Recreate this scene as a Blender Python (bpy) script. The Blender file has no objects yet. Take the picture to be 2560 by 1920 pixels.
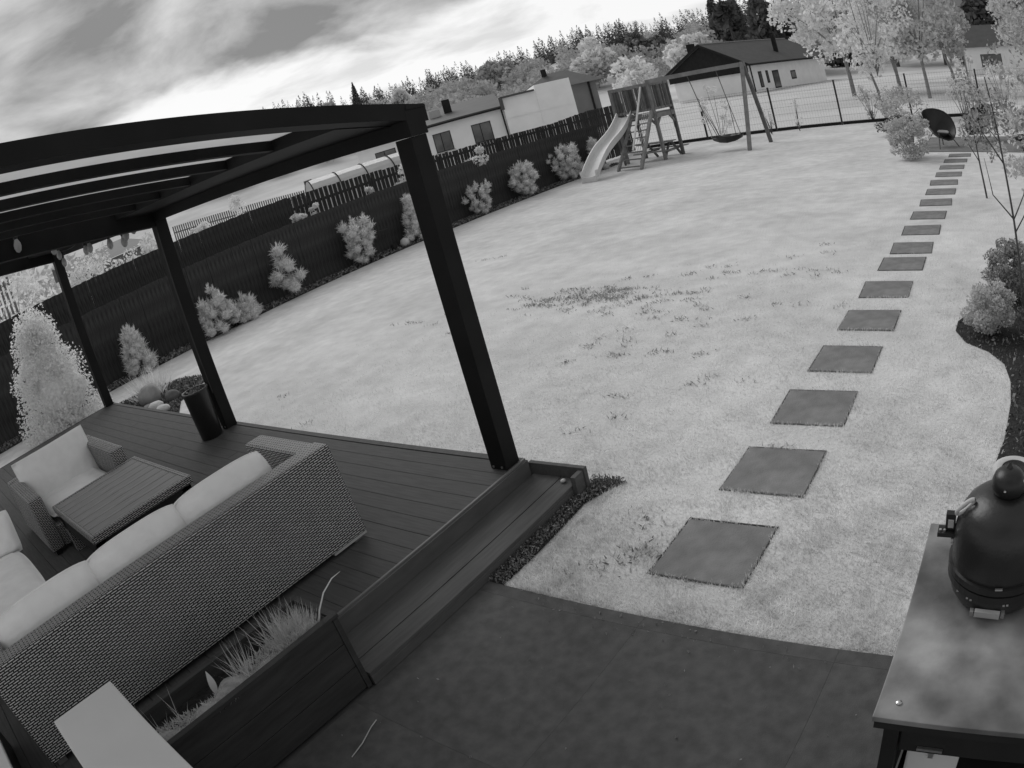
import bpy, bmesh, math, random
import numpy as np
from mathutils import Vector, Matrix

# ------------------------------------------------------------------ camera
sc = bpy.context.scene
col = sc.collection
R_ = math.radians
cd = bpy.data.cameras.new('camera')
cam = bpy.data.objects.new('camera', cd)
col.objects.link(cam)
sc.camera = cam
CAMZ = 2.2
right, up, back = (0.7714, 0.5838, -0.2533), (-0.0240, 0.4244, 0.9051), (0.6359, -0.6922, 0.3414)
cam.matrix_world = Matrix(((right[0], up[0], back[0], 0), (right[1], up[1], back[1], 0),
                           (right[2], up[2], back[2], CAMZ), (0, 0, 0, 1)))
cd.type = 'PANO'                                   # the wide security-camera lens with its barrel distortion
cd.panorama_type = 'FISHEYE_LENS_POLYNOMIAL'
cd.sensor_fit = 'HORIZONTAL'
cd.sensor_width, cd.sensor_height = 2.56, 1.92
cd.fisheye_fov = R_(150)
cd.fisheye_polynomial_k0 = 0.0
cd.fisheye_polynomial_k1, cd.fisheye_polynomial_k2 = -0.5410, 0.0079
cd.fisheye_polynomial_k3, cd.fisheye_polynomial_k4 = -0.0365, 0.0108
cd.clip_start, cd.clip_end = 0.05, 3000

# ------------------------------------------------------------------ world, sun, exposure
SUN_EL, SUN_AZ = R_(38), R_(-62)                   # azimuth measured from +Y towards +X
world = bpy.data.worlds.new('World')
sc.world = world
world.use_nodes = True
wt = world.node_tree
wt.nodes.clear()
def wn(t, **k):
    n = wt.nodes.new(t)
    for a, v in k.items(): setattr(n, a, v)
    return n
def wl(a, b): wt.links.new(a, b)
def wmath(op, a, b=None, clamp=False):
    n = wn('ShaderNodeMath', operation=op); n.use_clamp = clamp
    for i, v in enumerate((a, b)):
        if v is None: continue
        if isinstance(v, (int, float)): n.inputs[i].default_value = v
        else: wl(v, n.inputs[i])
    return n.outputs[0]
sky = wn('ShaderNodeTexSky', sky_type='NISHITA', sun_disc=False)
sky.sun_elevation, sky.sun_rotation = SUN_EL, SUN_AZ
bw = wn('ShaderNodeRGBToBW'); wl(sky.outputs[0], bw.inputs[0])
tc = wn('ShaderNodeTexCoord'); sx = wn('ShaderNodeSeparateXYZ'); wl(tc.outputs['Generated'], sx.inputs[0])
zc = wmath('MAXIMUM', sx.outputs[2], 0.0)
den = wmath('ADD', zc, 0.16)
cx = wn('ShaderNodeCombineXYZ')
wl(wmath('DIVIDE', sx.outputs[0], den), cx.inputs[0]); wl(wmath('DIVIDE', sx.outputs[1], den), cx.inputs[1])
mp = wn('ShaderNodeMapping'); mp.inputs['Rotation'].default_value = (0, 0, R_(35)); mp.inputs['Scale'].default_value = (0.9, 1.0, 1)
mp.inputs['Location'].default_value = (0.4, 5.2, 0)
wl(cx.outputs[0], mp.inputs[0])
n1 = wn('ShaderNodeTexNoise'); n1.inputs['Scale'].default_value = 0.6; n1.inputs['Detail'].default_value = 7; n1.inputs['Roughness'].default_value = 0.55
n1.inputs['Distortion'].default_value = 0.5; wl(mp.outputs[0], n1.inputs['Vector'])
n2 = wn('ShaderNodeTexNoise'); n2.inputs['Scale'].default_value = 1.7; n2.inputs['Detail'].default_value = 7; n2.inputs['Roughness'].default_value = 0.55; n2.inputs['Distortion'].default_value = 0.3
wl(mp.outputs[0], n2.inputs['Vector'])
# thin bright cloud low down, heavier grey banks higher up
zz = wmath('ADD', zc, wmath('MULTIPLY', wmath('SUBTRACT', n1.outputs[0], 0.5), 0.16))
bank = wn('ShaderNodeMapRange', interpolation_type='SMOOTHSTEP'); wl(zz, bank.inputs[0])
bank.inputs[1].default_value, bank.inputs[2].default_value = 0.168, 0.196
rmp = wn('ShaderNodeMapRange'); wl(n2.outputs[0], rmp.inputs[0])
rmp.inputs[1].default_value, rmp.inputs[2].default_value, rmp.inputs[3].default_value, rmp.inputs[4].default_value = 0.36, 0.64, 1.7, 5.6
low = wn('ShaderNodeMapRange'); wl(n2.outputs[0], low.inputs[0])
low.inputs[1].default_value, low.inputs[2].default_value, low.inputs[3].default_value, low.inputs[4].default_value = 0.34, 0.50, 6.0, 8.0
mx = wn('ShaderNodeMix'); wl(bank.outputs[0], mx.inputs[0]); wl(low.outputs[0], mx.inputs[2]); wl(rmp.outputs[0], mx.inputs[3])
mx2 = wn('ShaderNodeMix'); mx2.inputs[0].default_value = 0.93; wl(bw.outputs[0], mx2.inputs[2]); wl(mx.outputs[0], mx2.inputs[3])
bg = wn('ShaderNodeBackground'); bg.inputs[1].default_value = 0.105
wl(mx2.outputs[0], bg.inputs[0])
wo = wn('ShaderNodeOutputWorld'); wl(bg.outputs[0], wo.inputs[0])

sl = bpy.data.lights.new('sun', 'SUN'); sl.energy = 1.4; sl.angle = R_(40); sl.color = (1.0, 1.0, 1.0)
sun = bpy.data.objects.new('sun', sl); col.objects.link(sun)
sdir = Vector((math.sin(SUN_AZ) * math.cos(SUN_EL), math.cos(SUN_AZ) * math.cos(SUN_EL), math.sin(SUN_EL)))
sun.rotation_euler = sdir.to_track_quat('Z', 'Y').to_euler(); sun.location = sdir * 60
vs = sc.view_settings
vs.view_transform = 'Standard'; vs.look = 'None'; vs.exposure = 0.18; vs.gamma = 1.0; vs.use_curve_mapping = False
sc.render.engine = 'CYCLES'
sc.cycles.use_denoising = True
sc.cycles.max_bounces = 6; sc.cycles.diffuse_bounces = 4; sc.cycles.transparent_max_bounces = 8

# ------------------------------------------------------------------ materials
MAT = {}
def grey(name, v, rough=0.7, var=0.18, scale=6.0, bump=0.0, bscale=60.0, island=0.0, stretch=None, transl=0.0, spec=0.3, metal=0.0, var2=0.0, scale2=0.7):
    m = bpy.data.materials.new(name); m.use_nodes = True
    nt = m.node_tree; N = nt.nodes; L = nt.links
    b = N['Principled BSDF']
    b.inputs['Roughness'].default_value = rough; b.inputs['Metallic'].default_value = metal
    b.inputs['Specular IOR Level'].default_value = spec
    tc = N.new('ShaderNodeTexCoord'); src = tc.outputs['Object']
    if stretch:
        mpn = N.new('ShaderNodeMapping'); mpn.inputs['Scale'].default_value = stretch; L.new(src, mpn.inputs[0]); src = mpn.outputs[0]
    val = None
    def mul(a, b_):
        n = N.new('ShaderNodeMath'); n.operation = 'MULTIPLY'; L.new(a, n.inputs[0])
        if isinstance(b_, float): n.inputs[1].default_value = b_
        else: L.new(b_, n.inputs[1])
        return n.outputs[0]
    def band(out, lo, hi, a=0.3, c=0.7):
        n = N.new('ShaderNodeMapRange'); L.new(out, n.inputs[0])
        n.inputs[1].default_value, n.inputs[2].default_value, n.inputs[3].default_value, n.inputs[4].default_value = a, c, lo, hi
        return n.outputs[0]
    if var:
        nz = N.new('ShaderNodeTexNoise'); nz.inputs['Scale'].default_value = scale; nz.inputs['Detail'].default_value = 5
        L.new(src, nz.inputs['Vector']); val = band(nz.outputs[0], v * (1 - var), v * (1 + var))
    if var2:
        nz = N.new('ShaderNodeTexNoise'); nz.inputs['Scale'].default_value = scale2; nz.inputs['Detail'].default_value = 4
        L.new(src, nz.inputs['Vector']); k = band(nz.outputs[0], 1 - var2, 1 + var2)
        val = mul(k, val) if val is not None else mul(k, float(v))
    if island:
        g = N.new('ShaderNodeNewGeometry'); k = band(g.outputs['Random Per Island'], 1 - island, 1 + island, 0.0, 1.0)
        val = mul(k, val) if val is not None else mul(k, float(v))
    if val is None: b.inputs['Base Color'].default_value = (v, v, v, 1)
    else: L.new(val, b.inputs['Base Color'])
    if bump:
        nz = N.new('ShaderNodeTexNoise'); nz.inputs['Scale'].default_value = bscale; nz.inputs['Detail'].default_value = 4
        L.new(src, nz.inputs['Vector']); bp = N.new('ShaderNodeBump'); bp.inputs['Strength'].default_value = bump; bp.inputs['Distance'].default_value = 0.02
        L.new(nz.outputs[0], bp.inputs['Height']); L.new(bp.outputs[0], b.inputs['Normal'])
    if transl:
        t = N.new('ShaderNodeBsdfTranslucent'); mxs = N.new('ShaderNodeMixShader'); mxs.inputs[0].default_value = transl
        if val is None: t.inputs[0].default_value = (v, v, v, 1)
        else: L.new(val, t.inputs[0])
        L.new(b.outputs[0], mxs.inputs[1]); L.new(t.outputs[0], mxs.inputs[2]); L.new(mxs.outputs[0], N['Material Output'].inputs[0])
    MAT[name] = m
    return m

grey('lawn', 0.62, 0.95, 0.10, 4.2, 0.5, 34, spec=0.05, var2=0.12, scale2=0.8)
grey('grass', 0.79, 0.9, 0.16, 7.5, island=0.12, var2=0.15, scale2=1.7, transl=0.45, spec=0.05)
grey('weed', 0.40, 0.9, 0.0, island=0.6, spec=0.05)
grey('field', 0.62, 0.95, 0.10, 0.12, 0.2, 8, spec=0.03, var2=0.12, scale2=0.03)
grey('patio', 0.092, 0.8, 0.20, 16, 0.14, 190, var2=0.09, scale2=1.6, spec=0.2)
grey('joint', 0.085, 0.9, 0.1)
grey('slab', 0.21, 0.9, 0.14, 9, 0.25, 90, var2=0.14, scale2=2.3, spec=0.15)
grey('soil', 0.030, 0.95, 0.5, 40, 0.8, 60)
grey('chip', 0.19, 0.9, 0.0, island=0.85)
grey('deck', 0.088, 0.85, 0.14, 5, 0.15, 90, stretch=(1, 14, 1), spec=0.12)
grey('deck_dark', 0.102, 0.85, 0.14, 5, 0.12, 90, stretch=(10, 1, 4), spec=0.12)
grey('trim', 0.16, 0.6, 0.1, 9, spec=0.2)
grey('pergola', 0.012, 0.6, 0.25, 3, spec=0.15)
grey('polycarbonate', 0.80, 0.5, 0.05, 3, transl=0.78)
grey('fence', 0.045, 0.8, 0.5, 4, 0.2, 60, stretch=(6, 6, 1), spec=0.15)
grey('cushion', 0.85, 0.95, 0.05, 9, 0.6, 8, spec=0.05)
grey('panel_white', 0.60, 0.6, 0.04, 3, spec=0.2)
grey('table_wood', 0.27, 0.7, 0.18, 6, 0.1, 120, stretch=(14, 1, 1))
grey('planter', 0.045, 0.7, 0.25, 4, 0.15, 60, stretch=(8, 1, 8))
grey('black', 0.016, 0.35, 0.2, 6, spec=0.4)
grey('black_matt', 0.022, 0.8, 0.2, 6, spec=0.2)
grey('kamado', 0.020, 0.33, 0.15, 3, 0.05, 90, spec=0.45)
grey('steel', 0.55, 0.3, 0.1, 12, metal=0.9)
grey('chalk', 0.42, 0.6, 0.06, 10)
grey('grill_top', 0.20, 0.42, 0.40, 7.0, 0.05, 60, spec=0.35, var2=0.5, scale2=3.4)
grey('pine', 0.78, 0.9, 0.0, island=0.28, transl=0.4, spec=0.05)
grey('leaf_pale', 0.80, 0.9, 0.0, island=0.16, transl=0.4, spec=0.05)
grey('leaf_mid', 0.60, 0.9, 0.0, island=0.25, transl=0.35, spec=0.05)
grey('leaf_dark', 0.20, 0.9, 0.0, island=0.6, transl=0.2, spec=0.05)
grey('needle_far', 0.13, 0.9, 0.0, island=0.3, transl=0.15, spec=0.03)
grey('leaf_sapling', 0.38, 0.9, 0.0, island=0.5, transl=0.35, spec=0.05)
grey('leaf_far', 0.50, 0.95, 0.0, island=0.18, transl=0.3, spec=0.03)
grey('thuja', 0.88, 0.9, 0.0, island=0.12, transl=0.5, spec=0.05)
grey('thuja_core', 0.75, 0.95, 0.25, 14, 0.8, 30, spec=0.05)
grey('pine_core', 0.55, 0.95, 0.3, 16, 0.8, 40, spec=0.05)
grey('bark', 0.10, 0.9, 0.3, 9, 0.6, 30, stretch=(3, 3, 1))
grey('bark_pale', 0.26, 0.9, 0.3, 9, 0.4, 30, stretch=(3, 3, 1))
grey('timber', 0.22, 0.8, 0.2, 6, 0.2, 60)
grey('timber_dark', 0.12, 0.8, 0.25, 6, 0.2, 60)
grey('slide', 0.62, 0.4, 0.05, 3, spec=0.4)
grey('rope', 0.10, 0.9, 0.1)
grey('stone', 0.30, 0.9, 0.3, 6, 0.6, 14)
grey('stone_pale', 0.55, 0.9, 0.15, 8, 0.4, 14)
grey('stone_dark', 0.12, 0.9, 0.3, 8, 0.6, 14)
grey('wall_white', 0.85, 0.85, 0.05, 1.2, 0.1, 20)
grey('wall_grey', 0.20, 0.85, 0.08, 1.2)
grey('wall_black', 0.022, 0.8, 0.2, 3, spec=0.15)
grey('roof', 0.085, 0.7, 0.12, 1.5, 0.1, 10)
grey('pane', 0.12, 0.08, 0.3, 1.5, spec=0.6)
grey('frame', 0.10, 0.5, 0.1, 5)
grey('plastic_film', 0.62, 0.35, 0.08, 2, transl=0.3)
grey('bulb', 0.50, 0.2, 0.05, 9, transl=0.4, spec=0.5)
grey('soil_pot', 0.02, 0.95, 0.4, 30, 0.5, 60)
grey('picket_grey', 0.16, 0.8, 0.3, 4)
grey('moss', 0.36, 0.95, 0.25, 22, 0.9, 60, spec=0.05)
grey('hilltop', 0.30, 0.95, 0.2, 0.05)

def wicker(name, lo, hi):
    m = bpy.data.materials.new(name); m.use_nodes = True
    nt = m.node_tree; N = nt.nodes; L = nt.links; b = N['Principled BSDF']
    b.inputs['Roughness'].default_value = 0.6
    uv = N.new('ShaderNodeUVMap')
    br = N.new('ShaderNodeTexBrick'); L.new(uv.outputs[0], br.inputs['Vector'])
    br.inputs['Scale'].default_value = 1.0; br.inputs['Brick Width'].default_value = 0.044; br.inputs['Row Height'].default_value = 0.0124
    br.inputs['Mortar Size'].default_value = 0.0047; br.inputs['Mortar Smooth'].default_value = 0.5; br.inputs['Bias'].default_value = 0.0
    br.offset = 0.5
    br.inputs['Color1'].default_value = (hi, hi, hi, 1); br.inputs['Color2'].default_value = (hi * 0.8, hi * 0.8, hi * 0.8, 1)
    br.inputs['Mortar'].default_value = (lo, lo, lo, 1)
    nz = N.new('ShaderNodeTexNoise'); nz.inputs['Scale'].default_value = 9; L.new(uv.outputs[0], nz.inputs['Vector'])
    mr = N.new('ShaderNodeMapRange'); L.new(nz.outputs[0], mr.inputs[0]); mr.inputs[3].default_value, mr.inputs[4].default_value = 0.9, 1.1
    mu = N.new('ShaderNodeVectorMath'); mu.operation = 'SCALE'; L.new(br.outputs[0], mu.inputs[0]); L.new(mr.outputs[0], mu.inputs['Scale'])
    L.new(mu.outputs[0], b.inputs['Base Color'])
    iv = N.new('ShaderNodeMath'); iv.operation = 'SUBTRACT'; iv.inputs[0].default_value = 1.0; L.new(br.outputs[1], iv.inputs[1])
    bp = N.new('ShaderNodeBump'); bp.inputs['Strength'].default_value = 0.9; bp.inputs['Distance'].default_value = 0.006
    L.new(iv.outputs[0], bp.inputs['Height']); L.new(bp.outputs[0], b.inputs['Normal'])
    MAT[name] = m
wicker('wicker', 0.003, 0.76)

# ------------------------------------------------------------------ mesh helpers
ORG = {}
class MB:
    def __init__(s): s.v = []; s.f = []
    def add(s, vs, fs):
        o = len(s.v); s.v += [tuple(p) for p in vs]; s.f += [tuple(i + o for i in f) for f in fs]; return s
    def hexa(s, p):           # 8 corners: bottom ring then top ring
        return s.add(p, [(3, 2, 1, 0), (4, 5, 6, 7), (0, 1, 5, 4), (1, 2, 6, 5), (2, 3, 7, 6), (3, 0, 4, 7)])
    def box(s, x0, x1, y0, y1, z0, z1):
        return s.hexa([(x0, y0, z0), (x1, y0, z0), (x1, y1, z0), (x0, y1, z0), (x0, y0, z1), (x1, y0, z1), (x1, y1, z1), (x0, y1, z1)])
    def obox(s, c, u, v, w, a, b, h):     # centre, unit axes, half sizes
        c, u, v, w = map(Vector, (c, u, v, w)); P = []
        for k in (-h, h):
            for i, j in ((-a, -b), (a, -b), (a, b), (-a, b)): P.append(c + u * i + v * j + w * k)
        return s.hexa(P)
    def bar(s, p, q, w, h=None, upv=(0, 0, 1)):   # rectangular bar from p to q
        p, q = Vector(p), Vector(q); d = (q - p); L = d.length; d.normalize()
        upv = Vector(upv)
        if abs(d.dot(upv)) > 0.98: upv = Vector((0, 1, 0))
        sd = d.cross(upv).normalized(); u2 = sd.cross(d)
        return s.obox((p + q) / 2, d, sd, u2, L / 2, w / 2, (h or w) / 2)
    def tube(s, pts, r, n=8, cap=True):
        pts = [Vector(p) for p in pts]; rs = r if isinstance(r, (list, tuple)) else [r] * len(pts)
        o = len(s.v); prev = None
        for i, p in enumerate(pts):
            d = (pts[min(i + 1, len(pts) - 1)] - pts[max(i - 1, 0)]).normalized()
            if prev is None:
                a = Vector((0, 0, 1)) if abs(d.z) < 0.9 else Vector((1, 0, 0)); a = d.cross(a).normalized()
            else: a = (prev - d * prev.dot(d)).normalized()
            prev = a; b = d.cross(a)
            for k in range(n):
                t = 2 * math.pi * k / n; s.v.append(tuple(p + (a * math.cos(t) + b * math.sin(t)) * rs[i]))
        for i in range(len(pts) - 1):
            for k in range(n):
                k2 = (k + 1) % n; s.f.append((o + i * n + k, o + i * n + k2, o + (i + 1) * n + k2, o + (i + 1) * n + k))
        if cap:
            s.f.append(tuple(o + k for k in reversed(range(n)))); e = o + (len(pts) - 1) * n; s.f.append(tuple(e + k for k in range(n)))
        return s
    def lathe(s, prof, c=(0, 0, 0), n=24, cap=True):   # (r, z) pairs, bottom to top
        o = len(s.v)
        for r, z in prof:
            for k in range(n):
                t = 2 * math.pi * k / n; s.v.append((c[0] + r * math.cos(t), c[1] + r * math.sin(t), c[2] + z))
        for i in range(len(prof) - 1):
            for k in range(n):
                k2 = (k + 1) % n; s.f.append((o + i * n + k, o + i * n + k2, o + (i + 1) * n + k2, o + (i + 1) * n + k))
        if cap:
            s.f.append(tuple(o + k for k in reversed(range(n)))); e = o + (len(prof) - 1) * n; s.f.append(tuple(e + k for k in range(n)))
        return s
    def prism(s, out, z0, z1):
        n = len(out); s2 = [(x, y, z0) for x, y in out] + [(x, y, z1) for x, y in out]
        return s.add(s2, [tuple(reversed(range(n))), tuple(range(n, 2 * n))] + [(i, (i + 1) % n, n + (i + 1) % n, n + i) for i in range(n)])
    def arrays(s, V, F): return s.add([tuple(p) for p in V], [tuple(f) for f in F])
def mesh_of(mb, name, org=(0, 0, 0), smooth=False, uv=False, bevel=0.0):
    me = bpy.data.meshes.new(name)
    V = np.array(mb.v, dtype=np.float64) - np.array(org)
    me.from_pydata(V.tolist(), [], mb.f)
    if bevel:
        bm = bmesh.new(); bm.from_mesh(me)
        ed = [e for e in bm.edges if len(e.link_faces) == 2 and e.calc_face_angle(0) > 0.6]
        bmesh.ops.bevel(bm, geom=ed, offset=bevel, segments=2, affect='EDGES', profile=0.6, clamp_overlap=True); bm.to_mesh(me); bm.free()
    if uv:
        ul = me.uv_layers.new(name='UVMap')
        for p in me.polygons:
            n = p.normal; ax = max(range(3), key=lambda i: abs(n[i]))
            a, b = ((1, 2), (0, 2), (1, 0))[ax]
            for li in p.loop_indices:
                c = me.vertices[me.loops[li].vertex_index].co; ul.data[li].uv = (c[a], c[b])
    if smooth: me.polygons.foreach_set('use_smooth', [True] * len(me.polygons))
    me.update()
    return me
def link(name, me, mat, parent=None, loc=(0, 0, 0)):
    o = bpy.data.objects.new(name, me); col.objects.link(o)
    if me is not None and mat and not me.materials: me.materials.append(MAT[mat])
    if parent: o.parent = parent
    o.location = loc
    return o
def tag(o, label=None, cat=None, group=None, kind=None):
    if label: o['label'] = label
    if cat: o['category'] = cat
    if group: o['group'] = group
    if kind: o['kind'] = kind
    return o
def thing(name, label, cat, loc, group=None):
    o = bpy.data.objects.new(name, None); col.objects.link(o); o.location = loc; o.empty_display_size = 0.1
    ORG[o.name] = tuple(loc); return tag(o, label, cat, group)
def part(name, mb, mat, parent, smooth=False, uv=False, bevel=0.0, kind=None):
    org = ORG[parent.name]
    o = link(name, mesh_of(mb, name, org, smooth, uv, bevel), mat, parent); ORG[o.name] = org
    if kind: o['kind'] = kind
    return o
def solo(name, mb, mat, label, cat, loc, group=None, **k):     # a thing that is one mesh
    o = link(name, mesh_of(mb, name, loc, **k), mat, None, loc); ORG[o.name] = tuple(loc); return tag(o, label, cat, group)
def struct(name, mb, mat, loc=(0, 0, 0), **k):
    o = link(name, mesh_of(mb, name, loc, **k), mat, None, loc); ORG[o.name] = tuple(loc); o['kind'] = 'structure'; return o
def big_mesh(name, V, tri_or_quad):
    V = np.asarray(V, np.float32); F = np.asarray(tri_or_quad, np.int32); n = F.shape[1]
    me = bpy.data.meshes.new(name); me.vertices.add(len(V)); me.vertices.foreach_set('co', V.ravel())
    me.loops.add(F.size); me.loops.foreach_set('vertex_index', F.ravel())
    me.polygons.add(len(F)); me.polygons.foreach_set('loop_start', np.arange(0, F.size, n, dtype=np.int32)); me.polygons.foreach_set('loop_total', np.full(len(F), n, np.int32))
    me.update(calc_edges=True); return me
def big(name, V, F, mat, parent=None, loc=(0, 0, 0), kind=None):
    org = np.array(ORG[parent.name] if parent else loc)
    me = big_mesh(name, np.asarray(V) - org, F); me.materials.append(MAT[mat])
    o = link(name, me, None, parent, (0, 0, 0) if parent else loc); ORG[o.name] = tuple(org)
    if kind: o['kind'] = kind
    return o
def quads(C, size, rng, flat=0.0, aspect=0.6):
    """one small leaf quad at each centre, random facing"""
    C = np.asarray(C); n = len(C)
    a = rng.normal(size=(n, 3)); a[:, 2] *= (1 - flat); a /= np.linalg.norm(a, axis=1)[:, None]
    b = rng.normal(size=(n, 3)); b -= a * (a * b).sum(1)[:, None]; b /= np.linalg.norm(b, axis=1)[:, None]
    s = (np.asarray(size) * rng.uniform(0.6, 1.3, n))[:, None]
    V = np.stack([C - a * s, C + b * s * aspect, C + a * s, C - b * s * aspect], 1).reshape(-1, 3)
    F = np.arange(4 * n).reshape(n, 4); return V, F
def needles(C, D, length, width, rng):
    """thin triangles from C along D"""
    n = len(C); D = D / np.linalg.norm(D, axis=1)[:, None]
    s = np.cross(D, rng.normal(size=(n, 3))); s /= np.linalg.norm(s, axis=1)[:, None]
    L = (np.asarray(length) * rng.uniform(0.7, 1.2, n))[:, None]
    V = np.stack([C - s * width / 2, C + s * width / 2, C + D * L], 1).reshape(-1, 3)
    return V, np.arange(3 * n).reshape(n, 3)
def cat_geo(parts):
    Vs, Fs, o = [], [], 0
    for V, F in parts: Vs.append(V); Fs.append(F + o); o += len(V)
    return np.concatenate(Vs), np.concatenate(Fs)
def ball_pts(n, rng, lo=0.0):
    d = rng.normal(size=(n, 3)); d /= np.linalg.norm(d, axis=1)[:, None]
    return d * (lo + (1 - lo) * rng.uniform(0, 1, (n, 1))) ** (1 / 2.2)

# ------------------------------------------------------------------ ground, lawn, beds, patio
def terrain_z(x, y):
    r = np.hypot(x, y); az = np.degrees(np.arctan2(x, y))
    t = np.clip((r - 95) / (330 - 95), 0, 1); s = t * t * (3 - 2 * t)
    h = 22.5 + 6.0 * np.clip((-az - 44) / 14, 0, 1.6) + 1.6 * np.sin(az * 0.21 + 1) + 0.8 * np.sin(az * 0.57)
    left = np.clip((-az - 48) / 14, 0, 1) * np.clip((r - 17) / 30, 0, 1) * 1.0
    return -0.03 + s * h + left + np.clip((r - 330) / 600, 0, 1) * 6
nr, na = 56, 128
rr = np.concatenate([[0.0], np.geomspace(2, 1500, nr)])
V = [(0, 0, -0.03)]; F = []
for i in range(1, nr + 1):
    for k in range(na):
        t = 2 * math.pi * k / na; x, y = rr[i] * math.sin(t), rr[i] * math.cos(t); V.append((x, y, float(terrain_z(x, y))))
for k in range(na): F.append((0, 1 + (k + 1) % na, 1 + k))
for i in range(nr - 1):
    for k in range(na):
        a, b = 1 + i * na + k, 1 + i * na + (k + 1) % na; F.append((a, b, b + na, a + na))
struct('ground', MB().add(V, F), 'field', smooth=True)

EDGE = lambda y: -12.73 + (y - 3.67) * 0.0473          # where lawn meets the bed along the fence
lawn_out = [(EDGE(-3) - .7, -3), (4, -3), (4, 25.2), (EDGE(25.2) - .7, 25.2)]
struct('lawn', MB().add([(x, y, 0) for x, y in lawn_out], [(0, 1, 2, 3)]), 'lawn')

PATIO_X0, PATIO_Y1 = -2.455, 2.09
pat = struct('patio', MB().box(-2.83, 3.2, -2.6, PATIO_Y1, -0.05, 0.004), 'joint')
tile_me = {}
def tile(x0, x1, y0, y1):
    key = (round(x1 - x0, 3), round(y1 - y0, 3))
    if key not in tile_me: tile_me[key] = mesh_of(MB().box(0, key[0], 0, key[1], 0, 0.012), 'tile', bevel=0.002)
    link('tile', tile_me[key], 'patio', pat, (x0, y0, 0.004))
random.seed(2)
for i in range(6):
    x = PATIO_X0 + i * 0.942
    tile(x, x + 0.9416, 2.008, 2.088)
    for j in range(5): tile(x, x + 0.9416, 1.066 - j * 0.942, 1.066 - j * 0.942 + 0.9416)

def chips(n, pos, rng, size=(0.012, 0.035), z=0.012):
    C = np.array([pos(rng) for _ in range(n)]); C = np.c_[C, rng.uniform(z, z + 0.03, n)]
    return quads(C, rng.uniform(size[0], size[1], n), rng, flat=-1.2, aspect=0.5)
def in_poly(p, poly):
    x, y = p; c = False; j = len(poly) - 1
    for i in range(len(poly)):
        (xi, yi), (xj, yj) = poly[i], poly[j]
        if (yi > y) != (yj > y) and x < (xj - xi) * (y - yi) / (yj - yi) + xi: c = not c
        j = i
    return c
def poly_pos(poly):
    xs = [p[0] for p in poly]; ys = [p[1] for p in poly]
    def f(rng):
        while True:
            p = (rng.uniform(min(xs), max(xs)), rng.uniform(min(ys), max(ys)))
            if in_poly(p, poly): return p
    return f
rng = np.random.default_rng(5)
BEDS = {}
def bed(name, poly, n, seed, size=(0.012, 0.035)):
    r = np.random.default_rng(seed)
    b = struct(name, MB().add([(x, y, 0.006) for x, y in poly], [tuple(range(len(poly)))]), 'soil')
    V, F = chips(n, poly_pos(poly), r, size)
    c = big('bark_chips', V, F, 'chip', b, kind='stuff')
    BEDS[name] = poly
bed('fence_bed', [(EDGE(0.2) - .75, .2), (EDGE(0.2), .2), (EDGE(8), 8), (EDGE(14) + .03, 14), (EDGE(21), 21), (EDGE(21) - .75, 21)], 11000, 1, (0.014, 0.035))
RB = [(-.39, 5.88), (-.40, 5.66), (-.30, 5.42), (-.1, 5.25), (.04, 5.02), (.09, 4.72), (.09, 4.4), (.05, 3.92), (.0, 3.65), (.03, 3.14), (.05, 2.12), (3.2, 2.12), (3.2, 8.6), (.55, 8.4), (.3, 7.4), (.0, 6.7), (-.22, 6.25)]
bed('shrub_bed', RB, 16000, 2, (0.006, 0.020))
ISL = [(-11.25, 3.1), (-11.2, 3.45), (-10.95, 3.9), (-10.5, 4.28), (-10.05, 4.38), (-9.65, 4.22), (-9.5, 3.95), (-9.3, 3.6), (-8.75, 3.3), (-8.7, 3.05)]
bed('gravel_island', ISL, 5200, 3, (0.012, 0.03))
SS = [(-2.46, 2.09), (-2.36, 2.09), (-2.352, 2.4), (-2.358, 2.7), (-2.365, 2.9), (-2.30, 3.06), (-2.22, 3.17), (-2.33, 3.19), (-2.46, 3.17)]
bed('soil_strip', SS, 3200, 4, (0.004, 0.011))

# stepping slabs
STONES = [(-1.411, 2.638), (-1.356, 3.430), (-1.320, 4.240), (-1.272, 5.060), (-1.220, 5.900), (-1.187, 6.745), (-1.119, 7.625), (-1.068, 8.280), (-1.02, 9.15), (-.98, 10.02),
          (-.92, 10.9), (-.88, 11.75), (-.86, 12.6), (-.80, 13.45), (-.76, 14.3), (-.70, 15.15), (-.62, 15.95)]
ORD = ['nearest the patio', 'second from the patio', 'third from the patio', 'fourth from the patio', 'fifth from the patio', 'sixth from the patio', 'seventh from the patio',
       'eighth from the patio', 'ninth from the patio', 'tenth from the patio', 'eleventh from the patio', 'twelfth from the patio', 'thirteenth from the patio',
       'fourteenth from the patio', 'third from the far terrace', 'second from the far terrace', 'last one before the far terrace']
rim_me = mesh_of(MB().add([(-.266, -.245, 0), (.260, -.245, 0), (.260, .264, 0), (-.266, .264, 0)], [(0, 1, 2, 3)]), 'shade_rim')  # dark soil-coloured sheet painting the grass shade along the slab edges
sm = []
for k in range(3):
    rg = random.Random(k); o = [(sx * .255 + rg.uniform(-.004, .004), sy * .242 + rg.uniform(-.004, .004)) for sx, sy in ((-1, -1), (1, -1), (1, 1), (-1, 1))]
    sm.append(mesh_of(MB().prism(o, -0.04, 0.012), 'stepping_slab', bevel=0.006))
random.seed(4)
for i, (x, y) in enumerate(STONES):
    o = link('stepping_slab', sm[i % 3], 'slab', None, (x, y, 0)); o.rotation_euler = (random.uniform(-.008, .008), random.uniform(-.008, .008), random.uniform(-.03, .03))
    tag(o, 'square grey concrete stepping slab in the lawn, ' + ORD[i], 'stepping stone', 'stepping slabs across the lawn')
    link('shade_rim', rim_me, 'soil', o, (0, 0, .004))

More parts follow.
